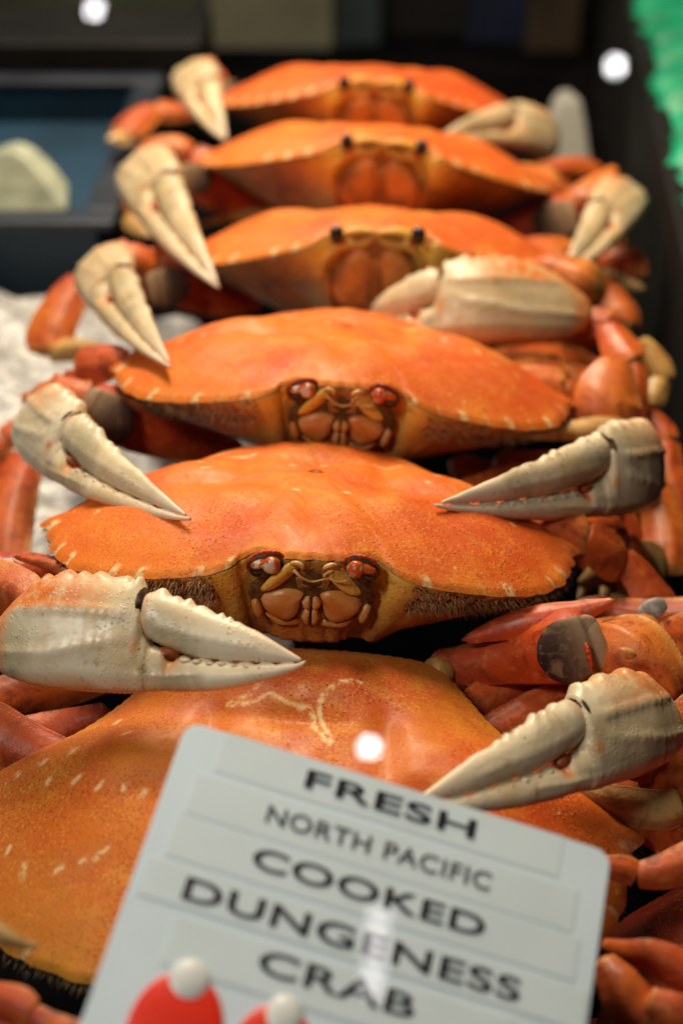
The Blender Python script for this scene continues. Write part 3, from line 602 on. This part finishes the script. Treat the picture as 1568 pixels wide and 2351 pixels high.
# claws: base, hinge, tip as (px, py, distance)
claw(c1, (-12, 1470, .432), (320, 1492, .424), (702, 1510, .413), (0, 1, .25), mat='claw', orange=.9, seed=1)
claw(c1, (1545, 1655, .445), (1345, 1725, .412), (925, 1848, .372), (-.22, .95, .2), L=.084, flip=1, mat='claw', orange=.7, seed=2)
claw(c2, (72, 950, .56), (140, 1035, .525), (440, 1184, .462), (.50, .80, -.1), L=.084, mat='claw', orange=.5, seed=3)
claw(c2, (1492, 1085, .56), (1385, 1108, .53), (998, 1152, .478), (.03, 1, .0), L=.096, mat='claw', orange=.4, seed=4, flip=-1)
claw(c3, (215, 610, .67), (243, 665, .63), (397, 838, .545), (.72, .6, -.1), L=.080, mat='claw_warm', orange=.3, seed=5, res=.6)
claw(c3, (1350, 715, .63), (1015, 715, .62), (846, 728, .65), (-.05, 1, .3), L=.109, mat='claw_warm', orange=.9, seed=6, res=.6, flip=-1)
claw(c4, (310, 385, .76), (345, 450, .71), (508, 655, .625), (.75, .6, -.1), L=.093, mat='claw_warm', orange=.2, seed=7, res=.6)
claw(c4, (1455, 440, .78), (1410, 500, .74), (1281, 630, .70), (-.70, .65, .1), L=.078, mat='claw_warm', orange=.5, seed=8, res=.6)
claw(c5, (425, 165, .90), (450, 210, .87), (524, 318, .83), (.85, .45, -.1), L=.081, mat='claw_warm', orange=.2, seed=9, res=.5)
claw(c5, (1275, 345, .86), (1185, 300, .84), (1004, 310, .80), (-.25, .95, .1), L=.087, mat='claw_warm', orange=.5, seed=10, res=.5, flip=-1)

# arms: (merus, joint, wrist)
limb(c1, 'arm', [(985, 1520, .488, 30), (1060, 1528, .485, 46), (1180, 1505, .475, 66), (1300, 1480, .465, 92), (1350, 1470, .465, 80)], 'arm', .7, (0, .4, -1), (.1, .0), seed=1)
joint(c1, 1305, 1496, .452, 74, 20)
limb(c1, 'wrist', [(1362, 1470, .47, 40), (1400, 1475, .462, 72), (1450, 1500, .455, 86), (1510, 1560, .452, 72), (1545, 1612, .450, 36)], 'limb', .62, (-.3, .5, -1), (.25, .1), spikes=7, seed=2, ridge=.13, m=44)
blob(c1, 'arm_base', 1005, 1545, .483, 40, 36, 30, 'limb_yel', 10, .12, seed=4, pig=(.1, .3, 0))
blob(c1, 'joint_slit', 1352, 1508, .4495, 7, 34, 10, 'rim', 12, .1)
blob(c1, 'wrist_spine', 1440, 1500, .436, 22, 13, 14, 'limb', -20, 0, pig=(.9, 0, 0))
limb(c1, 'arm_ridge', [(1060, 1470, .475, 8), (1200, 1430, .47, 34), (1330, 1405, .466, 26), (1412, 1378, .462, 7)], 'arm', .5, (0, .4, -1), (0, .1), spikes=9, seed=4)
limb(c1, 'wrist', [(-70, 1330, .47, 40), (-20, 1350, .462, 62), (40, 1370, .455, 66), (80, 1400, .448, 48), (60, 1440, .445, 22)], 'limb', .8, (0, 0, -1), (.1, .1), seed=3)
limb(c1, 'arm', [(330, 1370, .50, 26), (200, 1340, .495, 36), (80, 1312, .49, 44), (-40, 1320, .485, 55)], 'arm', .7, (0, .4, -1), seed=5)
limb(c1, 'arm_ridge', [(30, 1278, .485, 5), (110, 1296, .48, 14), (190, 1325, .478, 18), (250, 1350, .48, 10)], 'arm', .6, (0, 0, -1), (.2, .5), seed=6)

limb(c2, 'arm', [(560, 1045, .60, 30), (470, 1020, .595, 46), (360, 985, .585, 66), (260, 950, .58, 70), (200, 925, .578, 55)], 'arm', .7, (0, .4, -1), seed=7)
joint(c2, 248, 965, .565, 62, -30)
limb(c2, 'wrist', [(215, 915, .58, 28), (165, 910, .585, 42), (110, 920, .588, 42), (60, 950, .59, 30)], 'limb', .8, (0, 0, -1), (.1, .2), spikes=5, seed=8)
limb(c2, 'arm', [(1130, 1060, .60, 34), (1250, 1080, .595, 46), (1380, 1090, .59, 60), (1460, 1080, .588, 50)], 'arm', .7, (0, .4, -1), seed=9)
limb(c2, 'wrist', [(1400, 985, .59, 14), (1440, 1030, .585, 34), (1480, 1070, .58, 34), (1500, 1120, .58, 18)], 'limb', .8, (0, 0, -1), (.1, .2), spikes=4, seed=10)

limb(c3, 'arm', [(600, 690, .71, 24), (520, 690, .70, 38), (440, 665, .69, 54), (370, 640, .68, 52)], 'arm', .7, (0, .4, -1), seed=11)
joint(c3, 392, 655, .668, 46, 10)
limb(c3, 'wrist', [(350, 620, .68, 34), (310, 600, .675, 40), (270, 590, .675, 34), (225, 590, .675, 18)], 'limb', .8, (0, 0, -1), (.15, .1), spikes=4, seed=12)
limb(c3, 'wrist', [(1210, 610, .66, 14), (1270, 620, .655, 40), (1330, 650, .65, 54), (1372, 690, .655, 30)], 'limb', .7, (0, 0, -1), (.1, .5), seed=13)
limb(c4, 'arm', [(640, 490, .80, 16), (560, 465, .79, 34), (480, 420, .78, 60), (440, 390, .775, 40)], 'arm', .7, (0, .4, -1), seed=14)
joint(c4, 452, 410, .762, 36, -10)
limb(c4, 'wrist', [(440, 360, .785, 28), (400, 345, .785, 34), (350, 345, .785, 28), (310, 365, .785, 14)], 'limb', .8, (0, 0, -1), (.3, .3), seed=15)
limb(c4, 'arm', [(1080, 520, .81, 18), (1160, 520, .80, 36), (1250, 500, .79, 54), (1310, 480, .785, 44)], 'arm', .7, (0, .4, -1), seed=16)
joint(c4, 1268, 508, .77, 48, 15)
limb(c4, 'wrist', [(1300, 490, .78, 32), (1345, 460, .78, 42), (1390, 420, .785, 34), (1412, 385, .79, 14)], 'limb', .8, (0, 0, -1), (.1, .2), spikes=4, seed=17)
limb(c5, 'wrist', [(500, 200, .92, 30), (480, 165, .92, 28), (478, 130, .92, 12)], 'limb_red', .8, (0, 0, -1), (0, .2), seed=18)
joint(c5, 530, 210, .91, 28, 0)
limb(c5, 'arm', [(680, 250, .93, 20), (600, 245, .93, 30), (530, 230, .925, 36)], 'arm', .7, (0, .4, -1), seed=19)
limb(c5, 'wrist', [(1200, 400, .89, 14), (1270, 400, .89, 34), (1340, 400, .90, 38), (1400, 420, .90, 16)], 'limb_red', .7, (0, 0, -1), (0, .2), seed=20)

# walking legs: each a limb plus its pointed tip
def leg(crab, pts, tip, mat='limb', flat=.55, tw=(0, 0, -1), tipmat='limb_yel', pale=(0, .15), seed=0, tflat=.6):
    l = limb(crab, 'leg', pts, mat, flat, tw, pale, .6, seed=seed)
    if tip: limb(crab, 'leg_tip', tip, tipmat, tflat, tw, (.2, .6), parent=l, seed=seed+1, ridge=.15)
    return l
def pleg(crab, pts, mat='limb', tip=True, seed=0, nd=(0, .3, -1)):
    """leg through the joints (px, py, d, half width px)"""
    return seg_leg(crab, [W(*p[:3]) for p in pts], [p[3]*p[2]/FPX for p in pts], D(*nd), mat, seed, tip)
auto_legs(c1, ((1, (0, 1, 2, 3)),), 101)
auto_legs(c2, ((1, (0, 1, 2, 3)), (-1, (0,))), 102)
auto_legs(c3, ((1, (0, 1, 2)), (-1, (0,))), 103)
auto_legs(c4, ((1, (0, 1)), (-1, (0, 1))), 104)
auto_legs(c0, ((1, (0, 1, 2, 3)), (-1, (1,))), 105, ('limb_red', 'limb_red'))
auto_legs(c6, ((-1, (0, 1, 2)),), 106, ('limb_red', 'limb_red'))
pleg(c2, [(170, 1000, .63, 40), (75, 1040, .62, 58), (10, 1290, .585, 50)], 'limb', False, 30)
pleg(c2, [(60, 960, .66, 30), (10, 1010, .655, 40), (-40, 1150, .65, 50)], 'limb', False, 31)
pleg(c3, [(330, 720, .72, 36), (190, 640, .71, 50), (110, 810, .69, 30), (290, 826, .67, 22)], 'limb', True, 34)
pleg(c5, [(460, 250, .94, 24), (360, 250, .93, 36), (290, 310, .91, 24), (245, 318, .90, 20)], 'limb', True, 36)
pleg(c4, [(760, 495, .80, 12), (640, 492, .785, 16), (440, 524, .78, 16)], 'limb_yel', True, 38)
pleg(c2, [(1250, 770, .64, 34), (1400, 745, .63, 44), (1455, 830, .615, 34), (1430, 990, .605, 40)], 'limb_red', False, 40)
limb(c2, 'leg', [(1420, 822, .60, 30), (1405, 870, .595, 60), (1395, 930, .59, 74), (1405, 985, .588, 50)], 'limb', .4, (0, 0, -1), (.0, .15), seed=42)
limb(c2, 'leg_tip', [(1440, 985, .585, 22), (1370, 985, .58, 26), (1280, 992, .578, 18), (1180, 1003, .576, 3)], 'limb_yel', .6, (0, 0, -1), (.3, .6), ridge=.15, seed=43)
pleg(c2, [(1470, 780, .66, 26), (1525, 870, .655, 30), (1495, 930, .65, 20)], 'limb_yel', False, 44)
pleg(c1, [(1470, 940, .62, 30), (1530, 1010, .61, 46), (1580, 1230, .59, 50)], 'limb_red', False, 46)
pleg(c1, [(1470, 1060, .60, 46), (1525, 1310, .565, 60), (1325, 1338, .545, 32)], 'limb', True, 47, (0, 0, -1))
pleg(c1, [(1220, 1230, .58, 40), (1330, 1250, .57, 46), (1450, 1310, .555, 50)], 'limb_red', False, 49)
pleg(c1, [(1250, 1460, .52, 34), (1400, 1400, .52, 50), (1620, 1420, .51, 52)], 'limb_red', False, 50)
limb(c1, 'leg_scar', [(1465, 1412, .500, 12), (1490, 1402, .499, 22), (1515, 1392, .499, 20), (1530, 1385, .500, 10)], 'scar', .3, (0, 0, -1), ridge=.01)
pleg(c1, [(1520, 1430, .50, 30), (1560, 1520, .495, 48), (1600, 1700, .48, 54)], 'limb_red', False, 51)
pleg(c1, [(1000, 1560, .52, 24), (1200, 1605, .515, 42), (1430, 1650, .505, 44)], 'limb_red', False, 52)
pleg(c1, [(1000, 1640, .52, 24), (1200, 1690, .515, 40), (1430, 1730, .495, 44)], 'limb_red', False, 53)
limb(c1, 'leg', [(1600, 1560, .475, 50), (1560, 1700, .465, 80), (1545, 1800, .456, 80), (1580, 1890, .450, 62)], 'limb', .5, (0, 0, -1), (0, .1), seed=54)
limb(c1, 'leg_tip', [(1570, 1850, .44, 40), (1500, 1862, .438, 48), (1400, 1838, .435, 36), (1265, 1798, .435, 4)], 'limb_yel', .6, (0, 0, -1), (.2, .6), ridge=.12, seed=55)
# dark legs between the rows and below the left claw
leg(c1, [(380, 1500, .50, 30), (200, 1560, .50, 44), (40, 1600, .49, 54), (-60, 1640, .48, 50)], None, 'limb_red', seed=56)
leg(c0, [(260, 1640, .47, 30), (120, 1680, .47, 44), (-40, 1720, .46, 54)], None, 'limb_red', seed=57)
leg(c2, [(1030, 1060, .61, 28), (1150, 1110, .605, 40), (1280, 1150, .60, 46), (1400, 1190, .60, 40)], None, 'limb_red', seed=58)
leg(c3, [(1150, 800, .69, 30), (1260, 790, .69, 42), (1370, 750, .68, 44), (1440, 740, .68, 26)], None, 'limb_red', seed=59)
leg(c4, [(1350, 600, .78, 24), (1400, 600, .77, 32), (1450, 600, .765, 30), (1470, 640, .76, 18)], [(1340, 625, .745, 8), (1400, 640, .745, 20), (1450, 655, .745, 12), (1482, 662, .745, 3)], 'limb', seed=60)
leg(c0, [(-130, 2150, .335, 30), (-60, 2150, .335, 26), (-20, 2150, .335, 22)], [(-40, 2120, .332, 26), (10, 2150, .332, 22), (55, 2168, .333, 14), (92, 2176, .334, 4)], 'limb_yel', seed=62)
leg(c6, [(1560, 2380, .36, 60), (1470, 2330, .362, 62), (1420, 2260, .365, 50), (1380, 2200, .37, 26)], None, 'limb_red', seed=64, pale=(.1, .3))
leg(c6, [(1600, 2250, .37, 50), (1510, 2200, .372, 40), (1440, 2190, .375, 30), (1380, 2170, .38, 14)], None, 'limb_red', seed=65)
leg(c6, [(1640, 2330, .36, 40), (1560, 2330, .358, 46), (1480, 2300, .36, 34)], None, 'limb_red', seed=66)

pleg(c0, [(-60, 2290, .345, 40), (70, 2330, .340, 40), (230, 2400, .335, 40)], 'limb_red', False, 70)
pleg(c0, [(-80, 2360, .345, 40), (60, 2390, .345, 44), (240, 2440, .340, 40)], 'limb_red', False, 71)
pleg(c0, [(1380, 1990, .40, 30), (1460, 2010, .40, 44), (1620, 1960, .40, 50)], 'limb_red', False, 72)
# ------------------------------------------------------------------ price card
CA = np.array([.955, -.297, 0.]); CB = np.array([.2353, .7793, .5806]); CB -= CB.dot(CA)*CA; CB /= np.linalg.norm(CB); CA /= np.linalg.norm(CA); CN = np.cross(CA, CB)
def c2w(v): return np.array([v[0], v[2]*cp+v[1]*sp, -v[2]*sp+v[1]*cp])
d0 = .352; CO = np.array([(430-784)/FPX*d0, (1175.5-1655)/FPX*d0, d0])          # upper left corner, camera terms
def on_card(px, py):
    ray = np.array([(px-784)/FPX, (1175.5-py)/FPX, 1.]); t = CO.dot(CN)/ray.dot(CN); q = ray*t-CO; return q.dot(CA), q.dot(CB)
card = bpy.data.objects.new('price_card', None); COL.objects.link(card)
wa, wb, wn = c2w(CA), c2w(CB), c2w(CN)
if wn.dot(np.array([0, -1, 1.])) < 0: wn = -wn
wc = c2w(CO)+np.array([0, 0, CH])
card.matrix_world = Matrix(((wa[0], wb[0], wn[0], wc[0]), (wa[1], wb[1], wn[1], wc[1]), (wa[2], wb[2], wn[2], wc[2]), (0, 0, 0, 1)))
tag(card, 'white tilted price card reading fresh north pacific cooked dungeness crab', 'price card')
def local_obj(name, V, F, mat, parent=card, smooth=False):
    me = bpy.data.meshes.new(name); me.from_pydata([tuple(v) for v in V], [], F); me.update(); me.materials.append(M[mat])
    if smooth: me.polygons.foreach_set('use_smooth', [True]*len(me.polygons))
    o = bpy.data.objects.new(name, me); COL.objects.link(o); o.parent = parent; return o
def slab(name, pts, z0, z1, mat, parent=card):
    n = len(pts); V = [(x, y, z0) for x, y in pts]+[(x, y, z1) for x, y in pts]; F = [list(range(n))[::-1], list(range(n, 2*n))]+[[i, (i+1) % n, n+(i+1) % n, n+i] for i in range(n)]
    return local_obj(name, V, F, mat, parent)
cw = on_card(1437-.0, 1968)[0]; clen = .125; rc = .0042
cw = on_card(1400, 1995)[0]
def rrect(x0, x1, y0, y1, r, corners=(1, 1, 1, 1)):
    P = []
    for (cx, cy, a0, on) in ((x1-r, y1-r, 0, corners[0]), (x0+r, y1-r, 90, corners[1]), (x0+r, y0+r, 180, corners[2]), (x1-r, y0+r, 270, corners[3])):
        for k in range(7): a = math.radians(a0+15*k); P.append((cx+r*math.cos(a), cy+r*math.sin(a)))
    return P
board = bevel(slab('board', rrect(0, cw, -clen, 0, rc), -.0012, 0, 'card'), .0003)
# raised letter tapes
def strip(p_tl, p_br_a, b_px):
    pass
L1 = [((490, 1775), (1292, 2025)), ((403, 1866), (1312, 2160)), ((360, 1965), (1300, 2262)), ((400, 2095), (1352, 2385))]
rows = [((520, 1680), (490, 1772), (1296, 1925)), ((470, 1778), (405, 1862), (1330, 2030)), ((425, 1872), (362, 1960), (1330, 2165)), ((360, 1968), (300, 2050), (1380, 2300)), ((402, 2098), (370, 2215), (1180, 2330))]
for i, (tl, bl, rt) in enumerate(rows):
    a, b = on_card(*tl); a2, b2 = on_card(*bl); ar, _ = on_card(*rt); a = (a+a2)/2
    bevel(slab('letter_tape', [(a, b2+.0002), (min(ar, cw-.001), b2+.0002), (min(ar, cw-.001), b-.0002), (a, b-.0002)], .00005, .00014+.00003*i, 'tape'), .00005, 2)
def text(s, bl, tl, br, weight=.0):
    cu = bpy.data.curves.new('text', 'FONT'); cu.body = s; cu.size = 1; cu.offset = weight; cu.extrude = 0; cu.space_character = 1.06
    to = bpy.data.objects.new('text', cu); COL.objects.link(to); bpy.context.view_layer.update()
    me = bpy.data.meshes.new_from_object(to.evaluated_get(bpy.context.evaluated_depsgraph_get())); bpy.data.objects.remove(to)
    V = np.zeros(len(me.vertices)*3); me.vertices.foreach_get('co', V); V = V.reshape(-1, 3); lo, hi = V.min(0), V.max(0)
    a0, b0 = on_card(*bl); a1, b1 = on_card(*tl); a2, b2 = on_card(*br)
    V[:, 0] = (V[:, 0]-lo[0])/(hi[0]-lo[0])*(a2-a0)+a0; V[:, 1] = (V[:, 1]-lo[1])/(hi[1]-lo[1])*(b1-b0)+(b0+b2)/2; V[:, 2] = .00042
    me.vertices.foreach_set('co', V.ravel()); me.name = 'lettering'; me.materials.clear(); me.materials.append(M['ink']); me.update()
    o = bpy.data.objects.new('lettering', me); COL.objects.link(o); o.parent = card; return o
text('FRESH', (697, 1806), (711, 1765), (1086, 1932), .018)
text('NORTH PACIFIC', (608, 1886), (621, 1847), (1122, 2052), .008)
text('COOKED', (574, 1992), (590, 1945), (1108, 2157), .018)
text('DUNGENESS', (417, 2056), (433, 2004), (1188, 2315), .018)
text('CRAB', (588, 2232), (606, 2178), (946, 2347), .018)
def dome(name, px, py, ra, rb, h, mat, z=.0003):
    a, b = on_card(px, py); V, F = ellipsoid((a, b, z), np.diag([ra, rb, h]), 40, 14); return local_obj(name, V, F, mat, smooth=True)
dome('red_bobble', 399, 2376, .0106, .0138, .0014, 'red_pl'); dome('white_bobble', 433, 2258, .0047, .0052, .0018, 'white_pl')
dome('red_bobble', 614, 2462, .0100, .0150, .0014, 'red_pl'); dome('white_bobble', 650, 2340, .0044, .0052, .0018, 'white_pl')

# ------------------------------------------------------------------ display case
def top(name, vf, mat, label, cat, group=None, kind=None, smooth=False):
    o = mesh_obj(name, vf[0], vf[1], mat, None, smooth=smooth); return tag(o, label, cat, group, kind)
top('case_floor', box(-1.5, 1.5, -.3, 3.0, -.09, -.07), 'dark', None, None, kind='structure')
# crushed ice bed
nx, ny = 150, 170; xs = np.linspace(-.62, .02, nx); ys = np.linspace(.475, .80, ny); XX, YY = np.meshgrid(xs, ys, indexing='ij')
Pn = np.stack([XX, YY, 0*XX], -1).reshape(-1, 3)
ZZ = (-.008+.010*wob(Pn, 22, 1)+.006*wob(Pn, 60, 2)+.0035*wob(Pn, 190, 3)).reshape(nx, ny)+.05*np.clip((-.13-XX)/.2, 0, 1)
ZZ -= .065*np.clip((XX+.09)/.07, 0, 1); edge = np.clip((YY-(.765+0*XX))/.04, 0, 1); ZZ -= .05*edge
ice = mesh_obj('crushed_ice', np.stack([XX, YY, ZZ], -1).reshape(-1, 3), grid_faces(nx, ny, False), 'ice'); tag(ice, 'bed of crushed ice under the crabs', 'ice', kind='stuff')
Vi = []; Fi = []
ICO = np.array([(0, 0, 1), (.89, 0, .45), (.28, .85, .45), (-.72, .53, .45), (-.72, -.53, .45), (.28, -.85, .45), (.72, .53, -.45), (-.28, .85, -.45), (-.89, 0, -.45), (-.28, -.85, -.45), (.72, -.53, -.45), (0, 0, -1)])
ICF = [(0, 1, 2), (0, 2, 3), (0, 3, 4), (0, 4, 5), (0, 5, 1), (1, 6, 2), (2, 7, 3), (3, 8, 4), (4, 9, 5), (5, 10, 1), (6, 7, 2), (7, 8, 3), (8, 9, 4), (9, 10, 5), (10, 6, 1), (11, 7, 6), (11, 8, 7), (11, 9, 8), (11, 10, 9), (11, 6, 10)]
for k in range(9000):
    i, j = rng.integers(0, int(nx*.66)), rng.integers(4, ny-4); r_ = rng.uniform(.0008, .0026); q = ICO*rng.uniform(.5, 1.2, (12, 1))*r_
    o_ = len(Vi); Vi += (q+[XX[i, j], YY[i, j], ZZ[i, j]+r_*.4]).tolist(); Fi += [[a+o_ for a in f] for f in ICF]
chips = mesh_obj('ice_chips', np.array(Vi), Fi, 'ice', smooth=False); tag(chips, 'loose chips of crushed ice', 'ice', kind='stuff')

# blue bin at the back left
def bin_(name, x0, x1, y0, y1, z0, z1, t, mat, rim, label, floor=.012):
    root = bpy.data.objects.new(name, None); COL.objects.link(root); root.location = ((x0+x1)/2, (y0+y1)/2, z0); tag(root, label, 'bin')
    for (a, b, c, d) in ((x0, x1, y0, y0+t), (x0, x1, y1-t, y1), (x0, x0+t, y0+t, y1-t), (x1-t, x1, y0+t, y1-t)): bevel(mesh_obj('wall', *box(a, b, c, d, z0, z1), mat, root, smooth=False), .002)
    mesh_obj('base', *box(x0+t, x1-t, y0+t, y1-t, z0, z0+floor), mat, root, smooth=False)
    w = .012
    for (a, b, c, d) in ((x0-w, x1+w, y0-w, y0+t+.002), (x0-w, x1+w, y1-t-.002, y1+w), (x0-w, x0+t+.002, y0+t+.002, y1-t-.002), (x1-t-.002, x1+w, y0+t+.002, y1-t-.002)): bevel(mesh_obj('rim', *box(a, b, c, d, z1, z1+.006), rim, root, smooth=False), .0025)
    return root
bin_('blue_bin', -.62, -.145, .795, 1.06, -.02, .035, .006, 'blue', 'blue_rim', 'blue plastic bin with navy rim behind the ice on the left', floor=.03)
def cut(name, pts, d, depth, mat, label, cat, bev=.004, seed=1):
    """a solid piece with the outline pts and real thickness away from the viewer"""
    P = np.array([W(x, y, d) for x, y in pts]); n = len(P); back = np.array([0, depth, 0]); ctr = P.mean(0)
    V = np.vstack([P, ctr+(P-ctr)*.8+back]); V = V+.0015*np.random.default_rng(seed).normal(size=V.shape)
    F = [list(range(n)), list(range(n, 2*n))[::-1]]+[[i, n+i, n+(i+1) % n, (i+1) % n] for i in range(n)]
    return bevel(top(name, (V, F), mat, label, cat), bev, 4)
cut('fish_piece', [(-90, 500), (160, 500), (156, 470), (112, 425), (75, 362), (30, 338), (-20, 350), (-90, 420)], .90, .03, 'pale', 'pale wedge of fish lying in the blue bin at left', 'fish')
cut('paper_cone', [(1250, 400), (1368, 400), (1352, 290), (1335, 228), (1290, 222), (1262, 260)], 1.05, .04, 'white_soft', 'blurred white paper cone behind the far right claw', 'paper')
# black tray stack and panels at the back
def bb(name, a, b, dback, thick, mat, label, cat, group=None):
    """upright board seen between pixels a and b at distance dback"""
    p0, p1 = W(*a, dback), W(*b, dback); x0, x1 = sorted((p0[0], p1[0])); z0, z1 = sorted((p0[2], p1[2])); y = (p0[1]+p1[1])/2
    return bevel(top(name, box(x0, x1, y, y+thick, z0, z1), mat, label, cat, group), .004)
bb('black_tray', (-300, 75), (470, 330), 1.12, .10, 'black', 'black tray behind the blue bin at upper left', 'tray')
bb('olive_panel', (480, -260), (765, 420), 1.50, .02, 'olive', 'pale olive panel at the back, left of centre', 'panel')
bb('olive_panel', (-500, -260), (478, 260), 1.55, .02, 'olive_dark', 'dark olive panel at the back, upper left', 'panel')
bb('back_panel', (767, -260), (875, 460), 1.52, .03, 'teal_dark', 'narrow dark teal panel right of the olive panel', 'panel')
bb('back_panel', (877, -260), (1070, 460), 1.56, .03, 'black', 'wide black panel above the farthest crab', 'panel')
bb('back_panel', (1072, -260), (1205, 460), 1.53, .03, 'navy', 'dark navy panel at the back, right of centre', 'panel')
bb('back_panel', (1207, -260), (1330, 500), 1.50, .03, 'brown_dark', 'dark brown panel behind the white paper cone', 'panel')
bb('back_panel', (1332, -260), (1480, 500), 1.54, .03, 'black', 'narrow black panel beside the green liner', 'panel')
# right hand divider and green liner
a = W(1436, -10, 1.12); b = W(1550, 500, .75); dvec = (b-a); a = a-dvec*.5; b = b+dvec*.30; a[2] = b[2] = .076
nrm = np.array([b[1]-a[1], -(b[0]-a[0]), 0]); nrm /= np.linalg.norm(nrm); nrm = nrm if nrm[0] > 0 else -nrm
def plank(a, b, off0, off1, z0, z1):
    V = []
    for p in (a, b):
        for o_ in (off0, off1):
            for z in (z0, z1): q = p+nrm*o_; V.append([q[0], q[1], z])
    return np.array(V), [[0, 1, 3, 2], [4, 6, 7, 5], [0, 4, 5, 1], [2, 3, 7, 6], [0, 2, 6, 4], [1, 5, 7, 3]]
bevel(top('case_divider', plank(a, b, 0, .012, -.07, .074), 'black', 'black divider along the right side of the case', 'divider'), .002)
n1, n2 = 260, 30; tt = np.linspace(0, 1, n1); V = []
for i, t in enumerate(tt):
    p = a+(b-a)*t
    for j in range(n2):
        s_ = j/(n2-1); off = .004+.0035*abs(math.sin(t*150))+.004*math.sin(t*31)+s_*.28
        q = p+nrm*off; V.append([q[0], q[1], .082+.0025*math.sin(t*150+s_*6)*(1-.5*s_)+.004*math.sin(t*47)-.008*math.exp(-s_*20)+.01*s_])
gl = top('green_liner', (np.array(V), grid_faces(n1, n2, False)), 'green', 'bright green ruffled liner beyond the right divider', 'liner', smooth=True)
sm = gl.modifiers.new('thick', 'SOLIDIFY'); sm.thickness = .001

# ------------------------------------------------------------------ glass front and the hall lamps that mirror in it
el = math.radians(30); gn = np.array([0, -math.cos(el), math.sin(el)]); gp = np.array([0, 0, CH])-gn*.20
gu = np.array([1., 0, 0]); gv = np.cross(gn, gu)
V = [gp+gu*x+gv*y-gn*(0) for x, y in ((-.9, -.6), (.9, -.6), (.9, .6), (-.9, .6))]
top('glass_pane', (np.array(V), [[0, 1, 2, 3]]), 'glass', 'clear sloping glass pane of the display case, in front of the crabs', 'glass')
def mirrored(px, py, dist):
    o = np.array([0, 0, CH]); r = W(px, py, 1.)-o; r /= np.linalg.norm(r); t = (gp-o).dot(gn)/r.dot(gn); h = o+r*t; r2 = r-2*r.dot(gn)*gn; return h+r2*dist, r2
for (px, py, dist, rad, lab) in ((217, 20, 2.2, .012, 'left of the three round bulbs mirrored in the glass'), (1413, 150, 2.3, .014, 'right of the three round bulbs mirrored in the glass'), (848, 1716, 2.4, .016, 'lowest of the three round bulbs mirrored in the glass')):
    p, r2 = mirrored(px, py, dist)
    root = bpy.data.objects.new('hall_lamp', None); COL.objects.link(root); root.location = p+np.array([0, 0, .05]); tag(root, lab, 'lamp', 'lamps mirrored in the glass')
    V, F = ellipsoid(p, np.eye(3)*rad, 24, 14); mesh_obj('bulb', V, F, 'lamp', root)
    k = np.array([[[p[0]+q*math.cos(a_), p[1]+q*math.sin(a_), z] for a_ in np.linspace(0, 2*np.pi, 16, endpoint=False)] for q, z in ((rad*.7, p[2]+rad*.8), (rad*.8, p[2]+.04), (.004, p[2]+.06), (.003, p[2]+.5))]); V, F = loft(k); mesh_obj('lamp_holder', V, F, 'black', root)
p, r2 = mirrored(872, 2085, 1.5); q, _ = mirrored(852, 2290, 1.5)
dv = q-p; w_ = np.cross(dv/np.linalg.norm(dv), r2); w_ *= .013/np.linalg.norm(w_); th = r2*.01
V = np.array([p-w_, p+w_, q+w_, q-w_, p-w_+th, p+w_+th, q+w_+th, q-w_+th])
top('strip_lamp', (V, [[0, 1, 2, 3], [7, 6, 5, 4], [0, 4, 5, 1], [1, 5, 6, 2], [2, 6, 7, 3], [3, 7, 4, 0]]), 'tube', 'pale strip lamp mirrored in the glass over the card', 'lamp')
